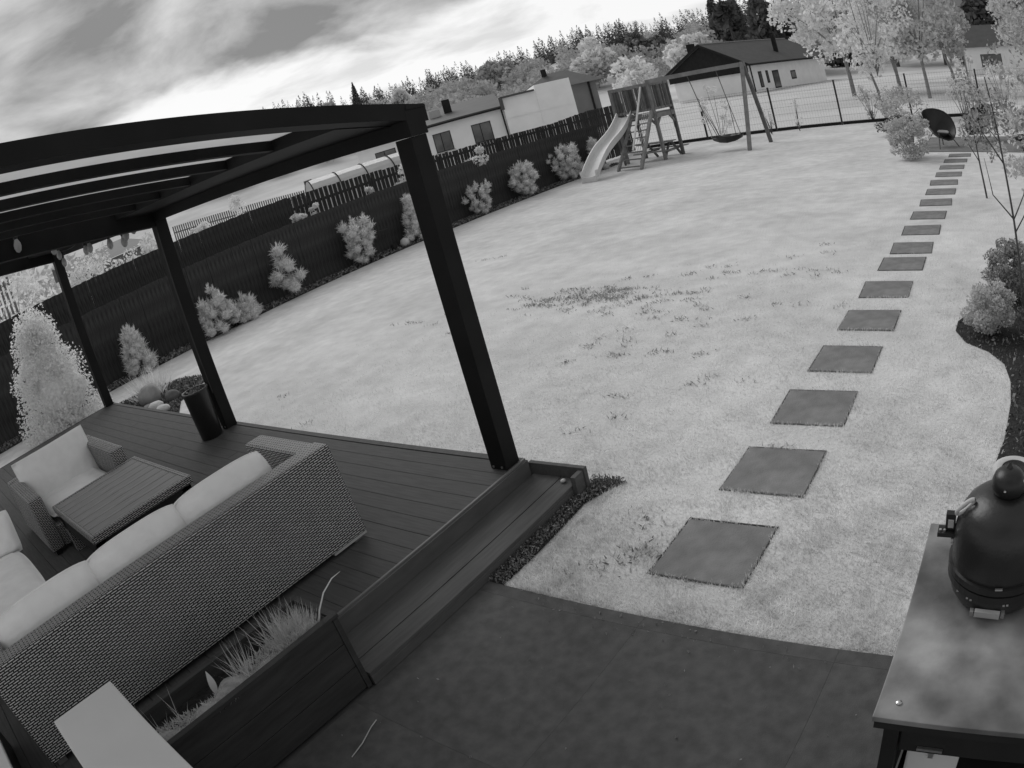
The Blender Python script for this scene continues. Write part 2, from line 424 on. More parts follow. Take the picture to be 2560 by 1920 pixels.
# near grass
rng = np.random.default_rng(11)
def grass_ok(x, y):
    ok = (y > 2.095) | (x < -20)
    ok &= ~((x > -10.75) & (x < -2.45) & (y < 3.07))
    for sx, sy in STONES: ok &= ~((abs(x - sx) < .25) & (abs(y - sy) < .235))
    for poly in (RB, SS, ISL):
        idx = np.where(ok)[0]
        bx = [p[0] for p in poly]; by = [p[1] for p in poly]
        m = (x[idx] > min(bx)) & (x[idx] < max(bx)) & (y[idx] > min(by)) & (y[idx] < max(by))
        for q in idx[m]:
            if in_poly((x[q], y[q]), poly): ok[q] = False
    return ok
N = 420000
x = rng.uniform(-9.5, .7, N); y = 2.05 + 8.0 * rng.uniform(0, 1, N) ** 1.5
dist = np.hypot(x, y)
keep = grass_ok(x, y) & (rng.uniform(0, 1, N) < np.clip((9.3 - dist) / 6.0, 0, 1) ** 1.3); x, y = x[keep], y[keep]; n = len(x)
clump = 0.5 + 0.5 * np.sin(x * 7.3 + 2 * np.sin(y * 5.1)) * np.sin(y * 6.7 + 1.7 * np.sin(x * 4.3))
D = np.c_[rng.normal(0, .55, n), rng.normal(0, .55, n), np.ones(n)]
near = np.clip((5.2 - np.hypot(x, y)) / 2.2, 0, 1)
V, F = needles(np.c_[x, y, np.full(n, -.002)], D, 0.014 + 0.022 * clump + .016 * near * clump, 0.0050, rng)
m = n
# tufts leaning over the kerbs of patio, slabs and soil strip
ex = []
for _ in range(4200):
    k = rng.integers(0, 4)
    if k == 0: ex.append((rng.uniform(-2.3, .0), 2.10 + abs(rng.normal(0, .03))))
    elif k == 1: t = rng.uniform(0, 1); ex.append((-2.30 + .01 * math.sin(t * 9) + abs(rng.normal(0, .04)), 2.12 + t * 1.0))
    else:
        sx, sy = STONES[rng.integers(0, 6)]; sd = rng.integers(0, 4); u = rng.uniform(-.26, .26); jt = abs(rng.normal(0, .018))
        ex.append({0: (sx + u, sy - .235 - jt), 1: (sx + u, sy + .24 + jt), 2: (sx - .25 - jt, sy + u), 3: (sx + .25 + jt, sy + u)}[int(sd)])
ex = np.array(ex); n2 = len(ex)
V2, F2 = needles(np.c_[ex, np.full(n2, -.002)], np.c_[rng.normal(0, .6, n2), rng.normal(0, .6, n2), np.ones(n2)], 0.030, 0.005, rng)
V, F = cat_geo([(V, F), (V2, F2)])
g = big('grass', V, F, 'grass', None, (0, 0, 0), 'stuff'); tag(g, 'short mown grass blades on the lawn nearest the patio', 'grass')

# bare weedy patches in the lawn
rng = np.random.default_rng(12); pts = []
for cx_, cy_, sx_, sy_, k in ((-4.9, 6.85, .50, .18, 900), (-4.6, 6.70, .3, .08, 420), (-4.1, 6.55, .45, .25, 330), (-3.4, 6.1, .6, .3, 220), (-3.2, 4.95, .30, .14, 110), (-3.0, 7.4, .6, .12, 260), (-2.9, 6.6, .5, .3, 120), (-4.3, 5.6, .6, .25, 120),
                              (-6.6, 6.3, .5, .2, 160), (-1.78, 2.52, .06, .04, 110), (-1.95, 2.35, .10, .05, 40), (-1.6, 2.75, .2, .2, 60), (-2.4, 4.2, .8, .6, 70), (-5, 4.5, 2.4, .9, 60),
                              (-2.2, 8.2, .3, .2, 50), (-8.0, 9.2, .2, .06, 30)):
    q = max(3, k // 14); cc = np.c_[rng.normal(cx_, sx_ * 1.15, q), rng.normal(cy_, sy_ * 1.15, q)]; id_ = rng.integers(0, q, k)
    pts.append(cc[id_] + rng.normal(0, .035, (k, 2)) * np.array([1.5, 1]))
pts = np.concatenate(pts); pts = pts[(pts[:, 1] > 2.2) & grass_ok(pts[:, 0], pts[:, 1])]
V, F = needles(np.c_[pts, np.full(len(pts), .004)], np.c_[rng.normal(0, 1.1, (len(pts), 2)), np.ones(len(pts))], .034, .011, rng)
w = big('weeds', V, F, 'weed', None, (0, 0, 0), 'stuff'); tag(w, 'dark patchy weeds and bare soil spots in the lawn', 'weeds')

# litter on the patio: dry stalk and scattered crumbs
s_ = MB().tube([(-2.27, 1.03, .021), (-2.25, .98, .03), (-2.215, .885, .026), (-2.20, .80, .021)], .0028, 5)
solo('straw', s_, 'chalk', 'long pale dry straw lying on the dark patio beside the planter', 'straw', (-2.25, .95, .018))
rng = np.random.default_rng(13); pts = np.c_[rng.uniform(-2.35, -.2, 60), rng.uniform(.6, 2.05, 60)]
pts = np.r_[pts, np.c_[rng.uniform(-2.1, -.7, 70), 2.06 - abs(rng.normal(0, .06, 70))]]
V, F = quads(np.c_[pts, np.full(len(pts), .022)], rng.uniform(.003, .012, len(pts)), rng, flat=-1.5, aspect=.4)
l_ = big('leaf_litter', V, F, 'stone', None, (0, 0, 0), 'stuff'); tag(l_, 'pale dry crumbs and grass clippings scattered on the patio', 'litter')

# ------------------------------------------------------------------ deck and step
DX0, DX1, DY1, DZ = -10.62, -2.835, 3.01, 0.20
dk = struct('deck', MB().box(DX0 + .02, DX1 - .01, -1.0, DY1 - .05, 0.0, DZ - .024), 'black_matt', (-6.7, 1.0, 0))
pm = {}
def plank(par, x0, x1, y0, y1, z0, z1, mat, name='plank', bev=.003):
    key = (round(x1 - x0, 3), round(y1 - y0, 3), round(z1 - z0, 3), mat)
    if key not in pm: pm[key] = mesh_of(MB().box(0, key[0], 0, key[1], 0, key[2]), name, bevel=bev)
    o = ORG[par.name]; return link(name, pm[key], mat, par, (x0 - o[0], y0 - o[1], z0 - o[2]))
random.seed(7)
joints = [-6.9, -4.9, -8.6, -5.7]
y = 2.955 - 0.1375 * 28 + .0055
for i in range(28):
    yy = 2.955 - 0.1375 * (i + 1) + 0.0025
    j = joints[i % 4]
    plank(dk, DX0, j - .002, yy, yy + .1345, DZ - .023, DZ, 'deck'); plank(dk, j + .002, DX1 - .012, yy, yy + .1345, DZ - .023, DZ, 'deck')
plank(dk, DX0, DX1 - .012, 2.962, 3.010, DZ - .03, DZ + .004, 'deck_dark', 'edge_board')
plank(dk, DX0, DX1 - .012, 3.0105, 3.028, 0.0, DZ - .004, 'deck_dark', 'fascia_board')
plank(dk, DX0 - .03, DX0 - .002, -1.0, 3.03, 0.0, DZ + .005, 'deck_dark', 'edge_board')
plank(dk, DX1 - .006, DX1 + .008, -1.0, 3.01, DZ - .02, DZ + .008, 'trim', 'edge_trim')
plank(dk, DX1 + .0105, DX1 + .026, -1.0, 3.01, 0.085, DZ - .003, 'deck_dark', 'riser')
st = thing('deck_step', 'low dark wooden step along the right side of the deck', 'step', (-2.64, 2.1, 0))
part('frame', MB().box(-2.80, -2.48, 1.208, 3.0, 0, .064), 'black_matt', st)
plank(st, -2.808, -2.597, 1.208, 3.026, .066, .090, 'deck_dark', 'tread_board')
plank(st, -2.590, -2.462, 1.208, 3.026, .066, .090, 'deck_dark', 'tread_board')
plank(st, -2.479, -2.459, 1.208, 3.028, .0, .0655, 'deck_dark', 'riser')
plank(st, -2.835, -2.415, 3.030, 3.062, .0, .165, 'deck_dark', 'cheek_board')
plank(st, -2.4585, -2.425, 2.94, 3.0295, .0, .15, 'deck_dark', 'end_block')
solo('pebble', MB().lathe([(.004, -.006), (.016, .0), (.018, .008), (.006, .016)], (-2.54, 2.97, .097), 8), 'stone_pale', 'small white pebble in the far corner of the deck step', 'pebble', (-2.54, 2.97, .091), smooth=True)

# ------------------------------------------------------------------ pergola
pg = thing('pergola', 'black metal lean-to pergola over the deck with sloping ribbed roof', 'pergola', (-6.5, 2.92, .2))
bz = lambda xx: 2.262 + max(0, -3.0 - xx) * 0.028 + max(0, -6.4 - xx) * 0.019       # underside of the front beam
SL = 0.168
def post(x0, x1, y0, y1, z1):
    p = part('post', MB().box(x0, x1, y0, y1, .203, z1), 'pergola', pg, bevel=.004)
    for u, v in ((x0 + .03, y0 - .004), (x1 - .03, y0 - .004)):
        part('bolt', MB().bar((u, v, .225), (u, v - .006, .225), .012), 'steel', p)
post(-2.982, -2.855, 2.858, 2.985, bz(-2.9)); post(-6.555, -6.43, 2.858, 2.985, bz(-6.5)); post(-10.67, -10.535, 2.855, 2.988, bz(-10.6))
roof_z = lambda yy: 2.415 + SL * (3.0 - yy)
# front beam in three straight lengths following its underside
for xa, xb in ((-2.84, -6.49), (-6.49, -10.69)):
    za, zb = bz(xa), bz(xb); m_ = MB(); ta, tb = za + .155, zb + .155
    m_.hexa([(xb, 2.85, zb), (xa - .001, 2.85, za), (xa - .001, 2.992, za), (xb, 2.992, zb), (xb, 2.85, tb), (xa - .001, 2.85, ta), (xa - .001, 2.992, ta), (xb, 2.992, tb)])
    part('front_beam', m_, 'pergola', pg, bevel=.004)
lift = lambda xx: bz(xx) - bz(-2.9)
def rafter(name, x0, x1, depth, y0=-1.2, y1=2.99, top=0.0):
    l0 = lift((x0 + x1) / 2); z0, z1 = roof_z(y0) + l0 + top, roof_z(y1) + l0 + top
    return part(name, MB().hexa([(x0, y0, z0 - depth), (x1, y0, z0 - depth), (x1, y1, z1 - depth), (x0, y1, z1 - depth), (x0, y0, z0), (x1, y0, z0), (x1, y1, z1), (x0, y1, z1)]), 'pergola', pg)
rafter('side_beam', -2.975, -2.842, .10, y1=3.02, top=.02)
b2 = rafter('side_beam', -6.56, -6.425, .19, y1=2.848, top=-.03); rafter('side_beam', -10.67, -10.54, .19, y1=2.848, top=-.03)
xr = -3.02
k = 0
while xr > -10.2:
    xr -= 0.575
    if abs(xr + 6.49) < .16 or abs(xr + 10.6) < .2: continue
    rafter('rafter', xr - .028, xr + .028, .062, y1=2.46, top=-.012)
l1 = lift(-10.6)
def rp(xx, yy, dz): return (xx, yy, roof_z(yy) + lift(xx) + dz)
for xa, xb in ((-2.976, -6.424), (-6.561, -10.539)):
    part('roof_panel', MB().hexa([rp(xb, -1.2, -.011), rp(xa, -1.2, -.011), rp(xa, 2.46, -.011), rp(xb, 2.46, -.011), rp(xb, -1.2, .003), rp(xa, -1.2, .003), rp(xa, 2.46, .003), rp(xb, 2.46, .003)]), 'polycarbonate', pg)
    part('front_soffit', MB().hexa([rp(xb, 2.4605, -.085), rp(xa, 2.4605, -.085), rp(xa, 2.849, -.085), rp(xb, 2.849, -.085), rp(xb, 2.4605, .005), rp(xa, 2.4605, .005), rp(xa, 2.849, .005), rp(xb, 2.849, .005)]), 'pergola', pg)
# corner cap over post A
part('corner_cap', MB().hexa([(-2.99, 2.86, 2.418), (-2.835, 2.86, 2.418), (-2.835, 3.022, 2.418), (-2.99, 3.022, 2.418), (-2.985, 2.87, 2.452), (-2.84, 2.87, 2.452), (-2.84, 3.015, 2.438), (-2.985, 3.015, 2.438)]), 'pergola', pg, bevel=.006)
# cable down the second post
solo('cable', MB().tube([(-6.42, 2.845, 2.25), (-6.415, 2.84, 1.9), (-6.40, 2.835, 1.5), (-6.418, 2.843, 1.2), (-6.405, 2.838, .9), (-6.42, 2.845, .6)], .006, 5), 'black', 'thin dark cable hanging down the middle pergola post', 'cable', (-6.42, 2.84, .6))
def string_light(label, bulbs, loc):
    t = thing('string_light', label, 'string lights', loc, 'festoon lights under the pergola')
    top = [(x_, y_, z_ + .155) for x_, y_, z_, _ in bulbs]; pts = []
    for a, b in zip(top[:-1], top[1:]):
        for q in (0, .25, .5, .75): 
            p = Vector(a).lerp(Vector(b), q); p.z -= .10 * q * (1 - q) * 4 * .35; pts.append(p)
    pts.append(Vector(top[-1])); part('cord', MB().tube(pts, .005, 5), 'black', t)
    for x_, y_, z_, big_ in bulbs:
        s = part('socket', MB().lathe([(.016, .055), (.022, .07), (.022, .12), (.012, .14), (.006, .155)], (x_, y_, z_), 10), 'black', t)
        part('bulb', MB().lathe([(.006, -.065), (.026, -.05), (.038, -.015), (.036, .015), (.02, .05), (.016, .06)], (x_, y_, z_), 12), 'bulb', s, smooth=True)
string_light('festoon string with clear bulbs along the front of the pergola', [(-9.75, 2.78, 2.43, 0), (-8.6, 2.78, 2.43, 0), (-8.35, 2.76, 2.43, 0), (-7.66, 2.78, 2.36, 0), (-7.15, 2.76, 2.315, 0), (-6.95, 2.72, 2.37, 0), (-6.75, 2.74, 2.40, 0)], (-8, 2.78, 2.5))
string_light('festoon string with two big pale bulbs nearer the house', [(-5.9, .9, 2.70, 1), (-6.35, 1.42, 2.66, 1), (-8.0, 2.2, 2.57, 1), (-8.9, 2.5, 2.52, 1)], (-6, 1.5, 2.7))

# ------------------------------------------------------------------ deck furniture
def pillow(name, label, c, u, v, w, a, b, h, group=None, mat='cushion', puff=1.0, cat='cushion', pin=.75, rnd=1.0):
    """soft cushion: half sizes a (along u), b (along v), thickness h (along w)"""
    c, u, v, w = Vector(c), Vector(u).normalized(), Vector(v).normalized(), Vector(w).normalized()
    n = 14; V = []; F = []
    for sgn in (1, -1):
        for i in range(n + 1):
            for j in range(n + 1):
                s, t = i / n * 2 - 1, j / n * 2 - 1
                e = (1 - abs(s) ** 5) ** .5 * (1 - abs(t) ** 5) ** .5
                rc = 1 - .075 * rnd * (abs(s) * abs(t)) ** 3; k = rc * (1 - .045 * (1 - abs(t) ** 2) * abs(s) ** 3 * pin); k2 = rc * (1 - .05 * (1 - abs(s) ** 2) * abs(t) ** 3 * pin)
                V.append(c + u * a * s * k + v * b * t * k2 + w * h * sgn * (e * .82 + .03))
    M_ = (n + 1) ** 2
    for i in range(n):
        for j in range(n):
            q = (i * (n + 1) + j, (i + 1) * (n + 1) + j, (i + 1) * (n + 1) + j + 1, i * (n + 1) + j + 1); F.append(q); F.append(tuple(M_ + z for z in reversed(q)))
    ring = [(i, 0) for i in range(n)] + [(n, j) for j in range(n)] + [(n - i, n) for i in range(n)] + [(0, n - j) for j in range(n)]
    id_ = [i * (n + 1) + j for i, j in ring]
    for q in range(len(id_)): a_, b_ = id_[q], id_[(q + 1) % len(id_)]; F.append((b_, a_, a_ + M_, b_ + M_))
    o = solo(name, MB().add(V, F), mat, label, cat, tuple(c), group, smooth=True)
    rim_ = [(V[q] + V[q + M_]) / 2 for q in id_]; rim_.append(rim_[0])
    part('piping', MB().tube(rim_, .006, 5, cap=False), mat, o, smooth=True)
    return o
# sofa
sf = thing('rattan_sofa', 'long grey woven rattan sofa seen from behind', 'sofa', (-3.65, .85, .2))
ZT = .80
def slant(x0b, x1b, x0t, x1t, y0, y1, z0, z1): return MB().hexa([(x0b, y0, z0), (x1b, y0, z0), (x1b, y1, z0), (x0b, y1, z0), (x0t, y0, z1), (x1t, y0, z1), (x1t, y1, z1), (x0t, y1, z1)])
part('backrest', slant(-3.40, -3.262, -3.452, -3.318, -.345, 2.02, .235, ZT), 'wicker', sf, uv=True, bevel=.012)
part('arm', MB().box(-4.06, -3.405, 1.872, 2.012, .235, ZT - .004), 'wicker', sf, uv=True, bevel=.014)
part('arm', MB().box(-4.06, -3.405, -.338, -.20, .235, ZT - .004), 'wicker', sf, uv=True, bevel=.014)
part('seat', MB().box(-4.05, -3.405, -.199, 1.871, .235, .44), 'wicker', sf, uv=True, bevel=.01)
for xx, yy in ((-3.31, 1.95), (-3.31, -.29), (-4.0, 1.94), (-4.0, -.29)):
    part('leg', MB().box(xx - .03, xx + .03, yy - .03, yy + .03, .2005, .236), 'trim', sf)
part('base_trim', MB().box(-3.30, -3.262, 1.75, 2.012, .222, .236), 'chalk', sf)
pos = ('nearest the far arm', 'in the middle of the sofa', 'next to the near arm')
for i, yc in enumerate((1.42, .80, .16)):
    pillow('back_cushion', 'pale grey back cushion on the rattan sofa, ' + pos[i], (-3.57 - .01 * i, yc, .672), (0, 1, 0), (-.25, 0, .97), (.97, 0, .25), .335 if i < 2 else .36, .225, .10, 'sofa back cushions', pin=-.1, rnd=1.2)
    q_ = pillow('seat_cushion', 'seat cushion', (-3.80, yc + .01, .50), (0, 1, 0), (1, 0, 0), (0, 0, 1), .335, .27, .065, 'x')
    for k_ in ('label', 'category', 'group'): del q_[k_]
    q_.parent = sf; q_.location = (-3.80 + 3.65, yc + .01 - .85, .30)
# armchair
ac = thing('rattan_armchair', 'dark rattan armchair behind the coffee table', 'armchair', (-6.3, 1.03, .2))
AX0, AX1, AY0, AY1, AZ = -7.10, -5.93, .565, 1.605, .72
part('backrest', MB().box(AX0, AX0 + .15, AY0, AY1, .24, AZ), 'wicker', ac, uv=True, bevel=.025)
part('arm', MB().box(AX0 + .155, AX1, AY1 - .14, AY1, .24, AZ), 'wicker', ac, uv=True, bevel=.025)
part('arm', MB().box(AX0 + .155, AX1, AY0, AY0 + .14, .24, AZ), 'wicker', ac, uv=True, bevel=.025)
part('seat', MB().box(AX0 + .155, AX1 - .02, AY0 + .145, AY1 - .145, .24, .42), 'wicker', ac, uv=True, bevel=.01)
for xx in (AX0 + .07, AX1 - .06):
    for yy in (AY0 + .06, AY1 - .06): part('leg', MB().box(xx - .03, xx + .03, yy - .03, yy + .03, .2005, .241), 'black', ac)
pillow('back_cushion', 'large pale pillow leaning in the rattan armchair', (-6.74, 1.09, .625), (0, 1, 0), (-.36, 0, .93), (.93, 0, .36), .43, .28, .12, rnd=.2)
pillow('seat_cushion', 'pale seat cushion of the rattan armchair', (-6.42, 1.09, .48), (0, 1, 0), (1, 0, 0), (0, 0, 1), .37, .44, .065)
# coffee table
ct = thing('coffee_table', 'low rattan coffee table with slatted top', 'table', (-5.25, 1.19, .2))
TX0, TX1, TY0, TY1, TZ = -5.86, -4.66, .745, 1.645, .605
part('top_frame', MB().box(TX0, TX1, TY0, TY0 + .035, TZ - .05, TZ + .004).box(TX0, TX1, TY1 - .035, TY1, TZ - .05, TZ + .004).box(TX0, TX0 + .035, TY0 + .036, TY1 - .036, TZ - .05, TZ + .004).box(TX1 - .035, TX1, TY0 + .036, TY1 - .036, TZ - .05, TZ + .004), 'wicker', ct, uv=True)
ns = 8; wsl = (TX1 - TX0 - .072) / ns
for i in range(ns): plank(ct, TX0 + .036 + i * wsl + .002, TX0 + .036 + (i + 1) * wsl - .007, TY0 + .037, TY1 - .037, TZ - .022, TZ, 'table_wood', 'slat', .002)
part('under_tray', MB().box(TX0 + .04, TX1 - .04, TY0 + .04, TY1 - .04, TZ - .048, TZ - .024), 'black_matt', ct)
for xx in (TX0 + .06, TX1 - .06):
    for yy in (TY0 + .06, TY1 - .06): part('leg', MB().box(xx - .04, xx + .04, yy - .04, yy + .04, .2005, TZ - .05), 'wicker', ct, uv=True)
part('apron', MB().box(TX0 + .02, TX1 - .02, TY0 + .02, TY1 - .02, TZ - .20, TZ - .052), 'black_matt', ct)
# ottoman with cushion
ot = thing('rattan_ottoman', 'square rattan ottoman with thick pale cushion at the left edge', 'ottoman', (-4.95, -.2, .2))
part('base', MB().box(-5.50, -4.38, -.75, .26, .24, .50), 'wicker', ot, uv=True, bevel=.012)
for xx in (-5.42, -4.45):
    for yy in (-.68, .18): part('foot', MB().box(xx - .03, xx + .03, yy - .03, yy + .03, .2005, .2405), 'black', ot)
q_ = pillow('ottoman_cushion', 'cushion', (-4.93, -.24, .565), (1, 0, 0), (0, 1, 0), (0, 0, 1), .585, .53, .075, pin=.2)
for k_ in ('label', 'category'): del q_[k_]
q_.parent = ot; q_.location = (.02, -.04, .365)
pillow('throw_pillow', 'small pale pillow leaning on the ottoman at the left edge', (-5.62, .14, .70), (.3, .95, 0), (-.3, .1, .95), (.9, -.3, .3), .20, .17, .08)
# narrow cabinet directly under the camera, its pale top showing bottom left
cb = thing('side_cabinet', 'narrow pale topped cabinet in the bottom left corner', 'cabinet', (-1.7, 0, 0))
part('top', MB().box(-2.585, -1.0, -.150, .166, .772, .80), 'panel_white', cb, bevel=.010)
part('body', MB().box(-2.55, -1.03, -.135, .14, .03, .771), 'black_matt', cb)
for i in range(3): part('door', MB().box(-2.54 + i * .5, -2.05 + i * .5, .1405, .152, .06, .755), 'planter', cb, bevel=.003)
for xx in (-2.50, -1.08):
    for yy in (-.1, .1): part('foot', MB().box(xx - .025, xx + .025, yy - .025, yy + .025, .0165, .031), 'black', cb)
# black storage box with pale lid, far bottom left corner
sb = thing('storage_box', 'black box with pale lid past the sofa end, bottom left corner', 'box', (-3.3, -.8, .2))
part('body', MB().box(-3.74, -2.90, -1.08, -.53, .2005, .468), 'black', sb, bevel=.015)
part('lid', MB().box(-3.76, -2.88, -1.10, -.505, .4685, .50), 'panel_white', sb, bevel=.010)

# long plank planter with grass
pl = thing('planter_box', 'long dark plank planter standing against the deck behind the sofa', 'planter', (-2.52, .72, 0))
PX0, PX1, PY0, PY1, PZ = -2.80, -2.475, .05, 1.20, .45
for i in range(3):
    z0 = .025 + i * .142
    part('plank', MB().box(PX1 - .022, PX1, PY0 + .03, PY1 - .03, z0, z0 + .138), 'planter', pl, bevel=.003)
    part('plank', MB().box(PX0 + .0, PX0 + .022, PY0 + .03, PY1 - .03, max(z0, .0), z0 + .138), 'planter', pl, bevel=.003)
    part('plank', MB().box(PX0 + .0235, PX1 - .0235, PY1 - .052, PY1 - .031, z0, z0 + .138), 'planter', pl, bevel=.003)
for xx in (PX0, PX1 - .03):
    for yy in (PY0, PY1 - .0295): part('corner_post', MB().box(xx - .004, xx + .034, yy, yy + .029, .0165, PZ - .004), 'planter', pl)
part('rim', MB().box(PX1 - .028, PX1 + .008, PY0 - .005, PY1 + .006, PZ, PZ + .018).box(PX0 - .008, PX0 + .026, PY0 - .005, PY1 + .006, PZ, PZ + .018).box(PX0 + .0265, PX1 - .0285, PY1 - .03, PY1 + .006, PZ, PZ + .018), 'planter', pl)
part('soil', MB().box(PX0 + .024, PX1 - .024, PY0 + .01, PY1 - .06, .1, .385), 'soil_pot', pl)
rng = np.random.default_rng(21)
def tuft(cx_, cy_, n, r_, L, z0, spread=.5, wid=.007):
    a = rng.normal(0, r_, (n, 2)); C = np.c_[cx_ + a[:, 0], cy_ + a[:, 1], np.full(n, z0)]
    D = np.c_[rng.normal(0, spread, n) + a[:, 0] * 3, rng.normal(0, spread, n) + a[:, 1] * 3, np.ones(n)]
    C[:, 0] = np.minimum(C[:, 0], -2.54); D[:, 0] = np.minimum(D[:, 0], .28); C[:, 1] = np.minimum(C[:, 1], 1.11); D[:, 1] = np.minimum(D[:, 1], .5)
    return needles(C, D, L, wid, rng)
gs = [tuft(-2.61, 1.02, 620, .06, .13, .40, .45, .006), tuft(-2.62, .96, 40, .04, .22, .385, .25, .006), tuft(-2.60, .72, 70, .03, .20, .385, .3, .006)]
C = np.c_[rng.uniform(-2.63, -2.505, 2600), rng.uniform(.08, 1.10, 2600), np.full(2600, .395)]
C[:, 0] -= .03 * np.sin(C[:, 1] * 9)
C[:, 2] = .435
gs.append(needles(C, np.c_[rng.normal(0, .9, (2600, 2)), np.ones(2600)], .024, .007, rng))
for cx_, cy_ in ((-2.62, .33), (-2.63, .22), (-2.66, .12)): gs.append(tuft(cx_, cy_, 6, .012, .19, .385, .3, .006))
ms = MB(); nm = 44
for k in range(nm + 1):
    yy = .07 + 1.06 * k / nm; b_ = .02 * math.sin(yy * 13) + .015 * math.sin(yy * 31 + 1)
    for x_, z_ in ((-2.648 - b_ * 1.6, .382), (-2.625 - b_, .418 + b_ * .5), (-2.575, .448 + b_ * .6), (-2.53, .452 + b_ * .3), (-2.504, .430)): ms.v.append((x_, yy, z_))
for k in range(nm):
    for j in range(4): ms.f.append((k * 5 + j, (k + 1) * 5 + j, (k + 1) * 5 + j + 1, k * 5 + j + 1))
part('moss', ms, 'moss', pl, smooth=True)
V, F = cat_geo(gs)
pgz = big('planter_grass', V, F, 'leaf_mid', None, (-2.58, .7, .39), 'stuff'); tag(pgz, 'grass and moss growing in the long dark planter', 'grass')
lf = MB()
for k in range(9):
    t = k / 8; wd = .017 * math.sin(math.pi * min(1, t * .93 + .06)); zz_ = .385 + .135 * t; xx_ = -2.672 + .012 * math.sin(t * 2.6)
    lf.v += [(xx_, .555 - wd + .015 * t, zz_), (xx_ + .008, .555 + wd + .015 * t, zz_)]
    if k: lf.f.append((2 * k - 2, 2 * k - 1, 2 * k + 1, 2 * k))
solo('seedling', lf, 'leaf_pale', 'single broad pale leaf sprouting in the planter soil', 'plant', (-2.67, .55, .385), smooth=True)
solo('arching_blade', MB().tube([(-2.53, 1.10, .40), (-2.525, 1.16, .50), (-2.53, 1.22, .555), (-2.55, 1.30, .575), (-2.56, 1.36, .57)], [.004, .004, .0035, .003, .001], 5), 'leaf_pale', 'single long grass blade arching out of the planter end', 'plant', (-2.53, 1.10, .40))

# cylindrical planter beside the middle post
cp = thing('tall_pot', 'tall black cylindrical pot beside the middle pergola post', 'pot', (-6.50, 2.70, .2))
part('pot', MB().lathe([(.112, 0), (.118, .01), (.138, .48), (.142, .50), (.130, .50), (.124, .46)], (-6.50, 2.70, .2005), 28, cap=False), 'black', cp, smooth=True)
part('soil', MB().lathe([(.123, .43), (.123, .455)], (-6.50, 2.70, .2005), 20), 'soil_pot', cp)
rng = np.random.default_rng(22)
V, F = quads(np.c_[rng.normal(-6.50, .05, 160), rng.normal(2.70, .05, 160), rng.uniform(.66, .71, 160)], .02, rng)
big('dry_plant', V, F, 'leaf_dark', cp, kind='stuff')

# ------------------------------------------------------------------ grill table and kamado
gt = thing('grill_table', 'dark metal outdoor kitchen table with worn grey top', 'table', (.3, 1.42, 0))
GX0, GX1, GY0, GY1, GZ = -.195, 1.15, 1.045, 1.80, .90
part('top', MB().box(GX0, GX1, GY0, GY1, GZ - .018, GZ), 'grill_top', gt, bevel=.003)
part('front_lip', MB().box(GX0 + .006, GX1 - .006, GY0 + .004, GY0 + .016, GZ - .045, GZ - .0185), 'black_matt', gt)
for xx in (GX0 + .03, GX1 - .07):
    for yy in (GY0 + .022, GY1 - .06): part('leg', MB().box(xx, xx + .04, yy, yy + .04, .0165, GZ - .019), 'black', gt)
part('side_panel', MB().box(GX0 + .035, GX0 + .05, GY0 + .065, GY1 - .065, .3, GZ - .0195), 'black_matt', gt)
part('back_panel', MB().box(GX0 + .075, GX1 - .075, GY1 - .05, GY1 - .035, .15, GZ - .0195), 'black_matt', gt)
part('drawer_front', MB().box(GX0 + .075, GX1 - .075, GY0 + .03, GY0 + .045, .748, GZ - .05), 'black_matt', gt, bevel=.003)
part('handle', MB().bar((-.072, GY0 + .024, .772), (-.005, GY0 + .024, .772), .008), 'steel', gt)
part('shelf', MB().box(GX0 + .075, GX1 - .075, GY0 + .06, GY1 - .055, .53, .55), 'black_matt', gt)
part('screw', MB().lathe([(.008, 0), (.008, .004), (.003, .006)], (-.142, 1.095, .9002), 8), 'steel', gt)
pbx = thing('white_tin', 'white box on the shelf under the grill table top', 'box', (-.03, 1.2, .55))
part('body', MB().box(-.10, .045, 1.112, 1.33, .5505, .733), 'panel_white', pbx, bevel=.008)
part('clasp', MB().box(-.040, -.026, 1.104, 1.1115, .69, .742), 'steel', pbx)

KX, KY, KZ = .042, 1.525, .9
kg = thing('kamado_grill', 'black egg shaped kamado grill standing on the grey table top', 'grill', (KX, KY, KZ))
K = (KX, KY, KZ)
part('base', MB().lathe([(.088, .002), (.108, .004), (.122, .014), (.134, .035), (.139, .06), (.139, .085)], K, 40), 'kamado', kg, smooth=True)
part('lower_band', MB().lathe([(.139, .070), (.1465, .072), (.1465, .092), (.139, .094)], K, 40), 'black', kg)
part('dome', MB().lathe([(.139, .095), (.140, .13), (.140, .175), (.136, .212), (.127, .245), (.112, .270), (.090, .289), (.062, .302), (.036, .307)], K, 40), 'kamado', kg, smooth=True)
part('upper_band', MB().lathe([(.1395, .0965), (.1475, .098), (.1475, .116), (.139, .118)], K, 40), 'black', kg)
cap_ = part('chimney_cap', MB().lathe([(.034, .303), (.041, .308), (.047, .322), (.047, .338), (.041, .354), (.027, .366), (.008, .370)], K, 24), 'black', kg, smooth=True)
part('cap_fin', MB().add([(KX - .014, KY, KZ + .366), (KX + .008, KY, KZ + .368), (KX, KY + .004, KZ + .386), (KX - .004, KY - .006, KZ + .368)], [(0, 1, 2), (1, 3, 2), (3, 0, 2), (0, 3, 1)]), 'black', cap_)
part('cap_screw', MB().lathe([(.004, 0), (.003, .004)], (KX - .01, KY - .046, KZ + .333), 8), 'steel', cap_)
part('felt_ring', MB().lathe([(.036, .312), (.058, .313), (.062, .325), (.060, .345), (.046, .352), (.036, .348)], (KX + .012, KY + .034, KZ + .004), 28, cap=False), 'stone_pale', kg, smooth=True)
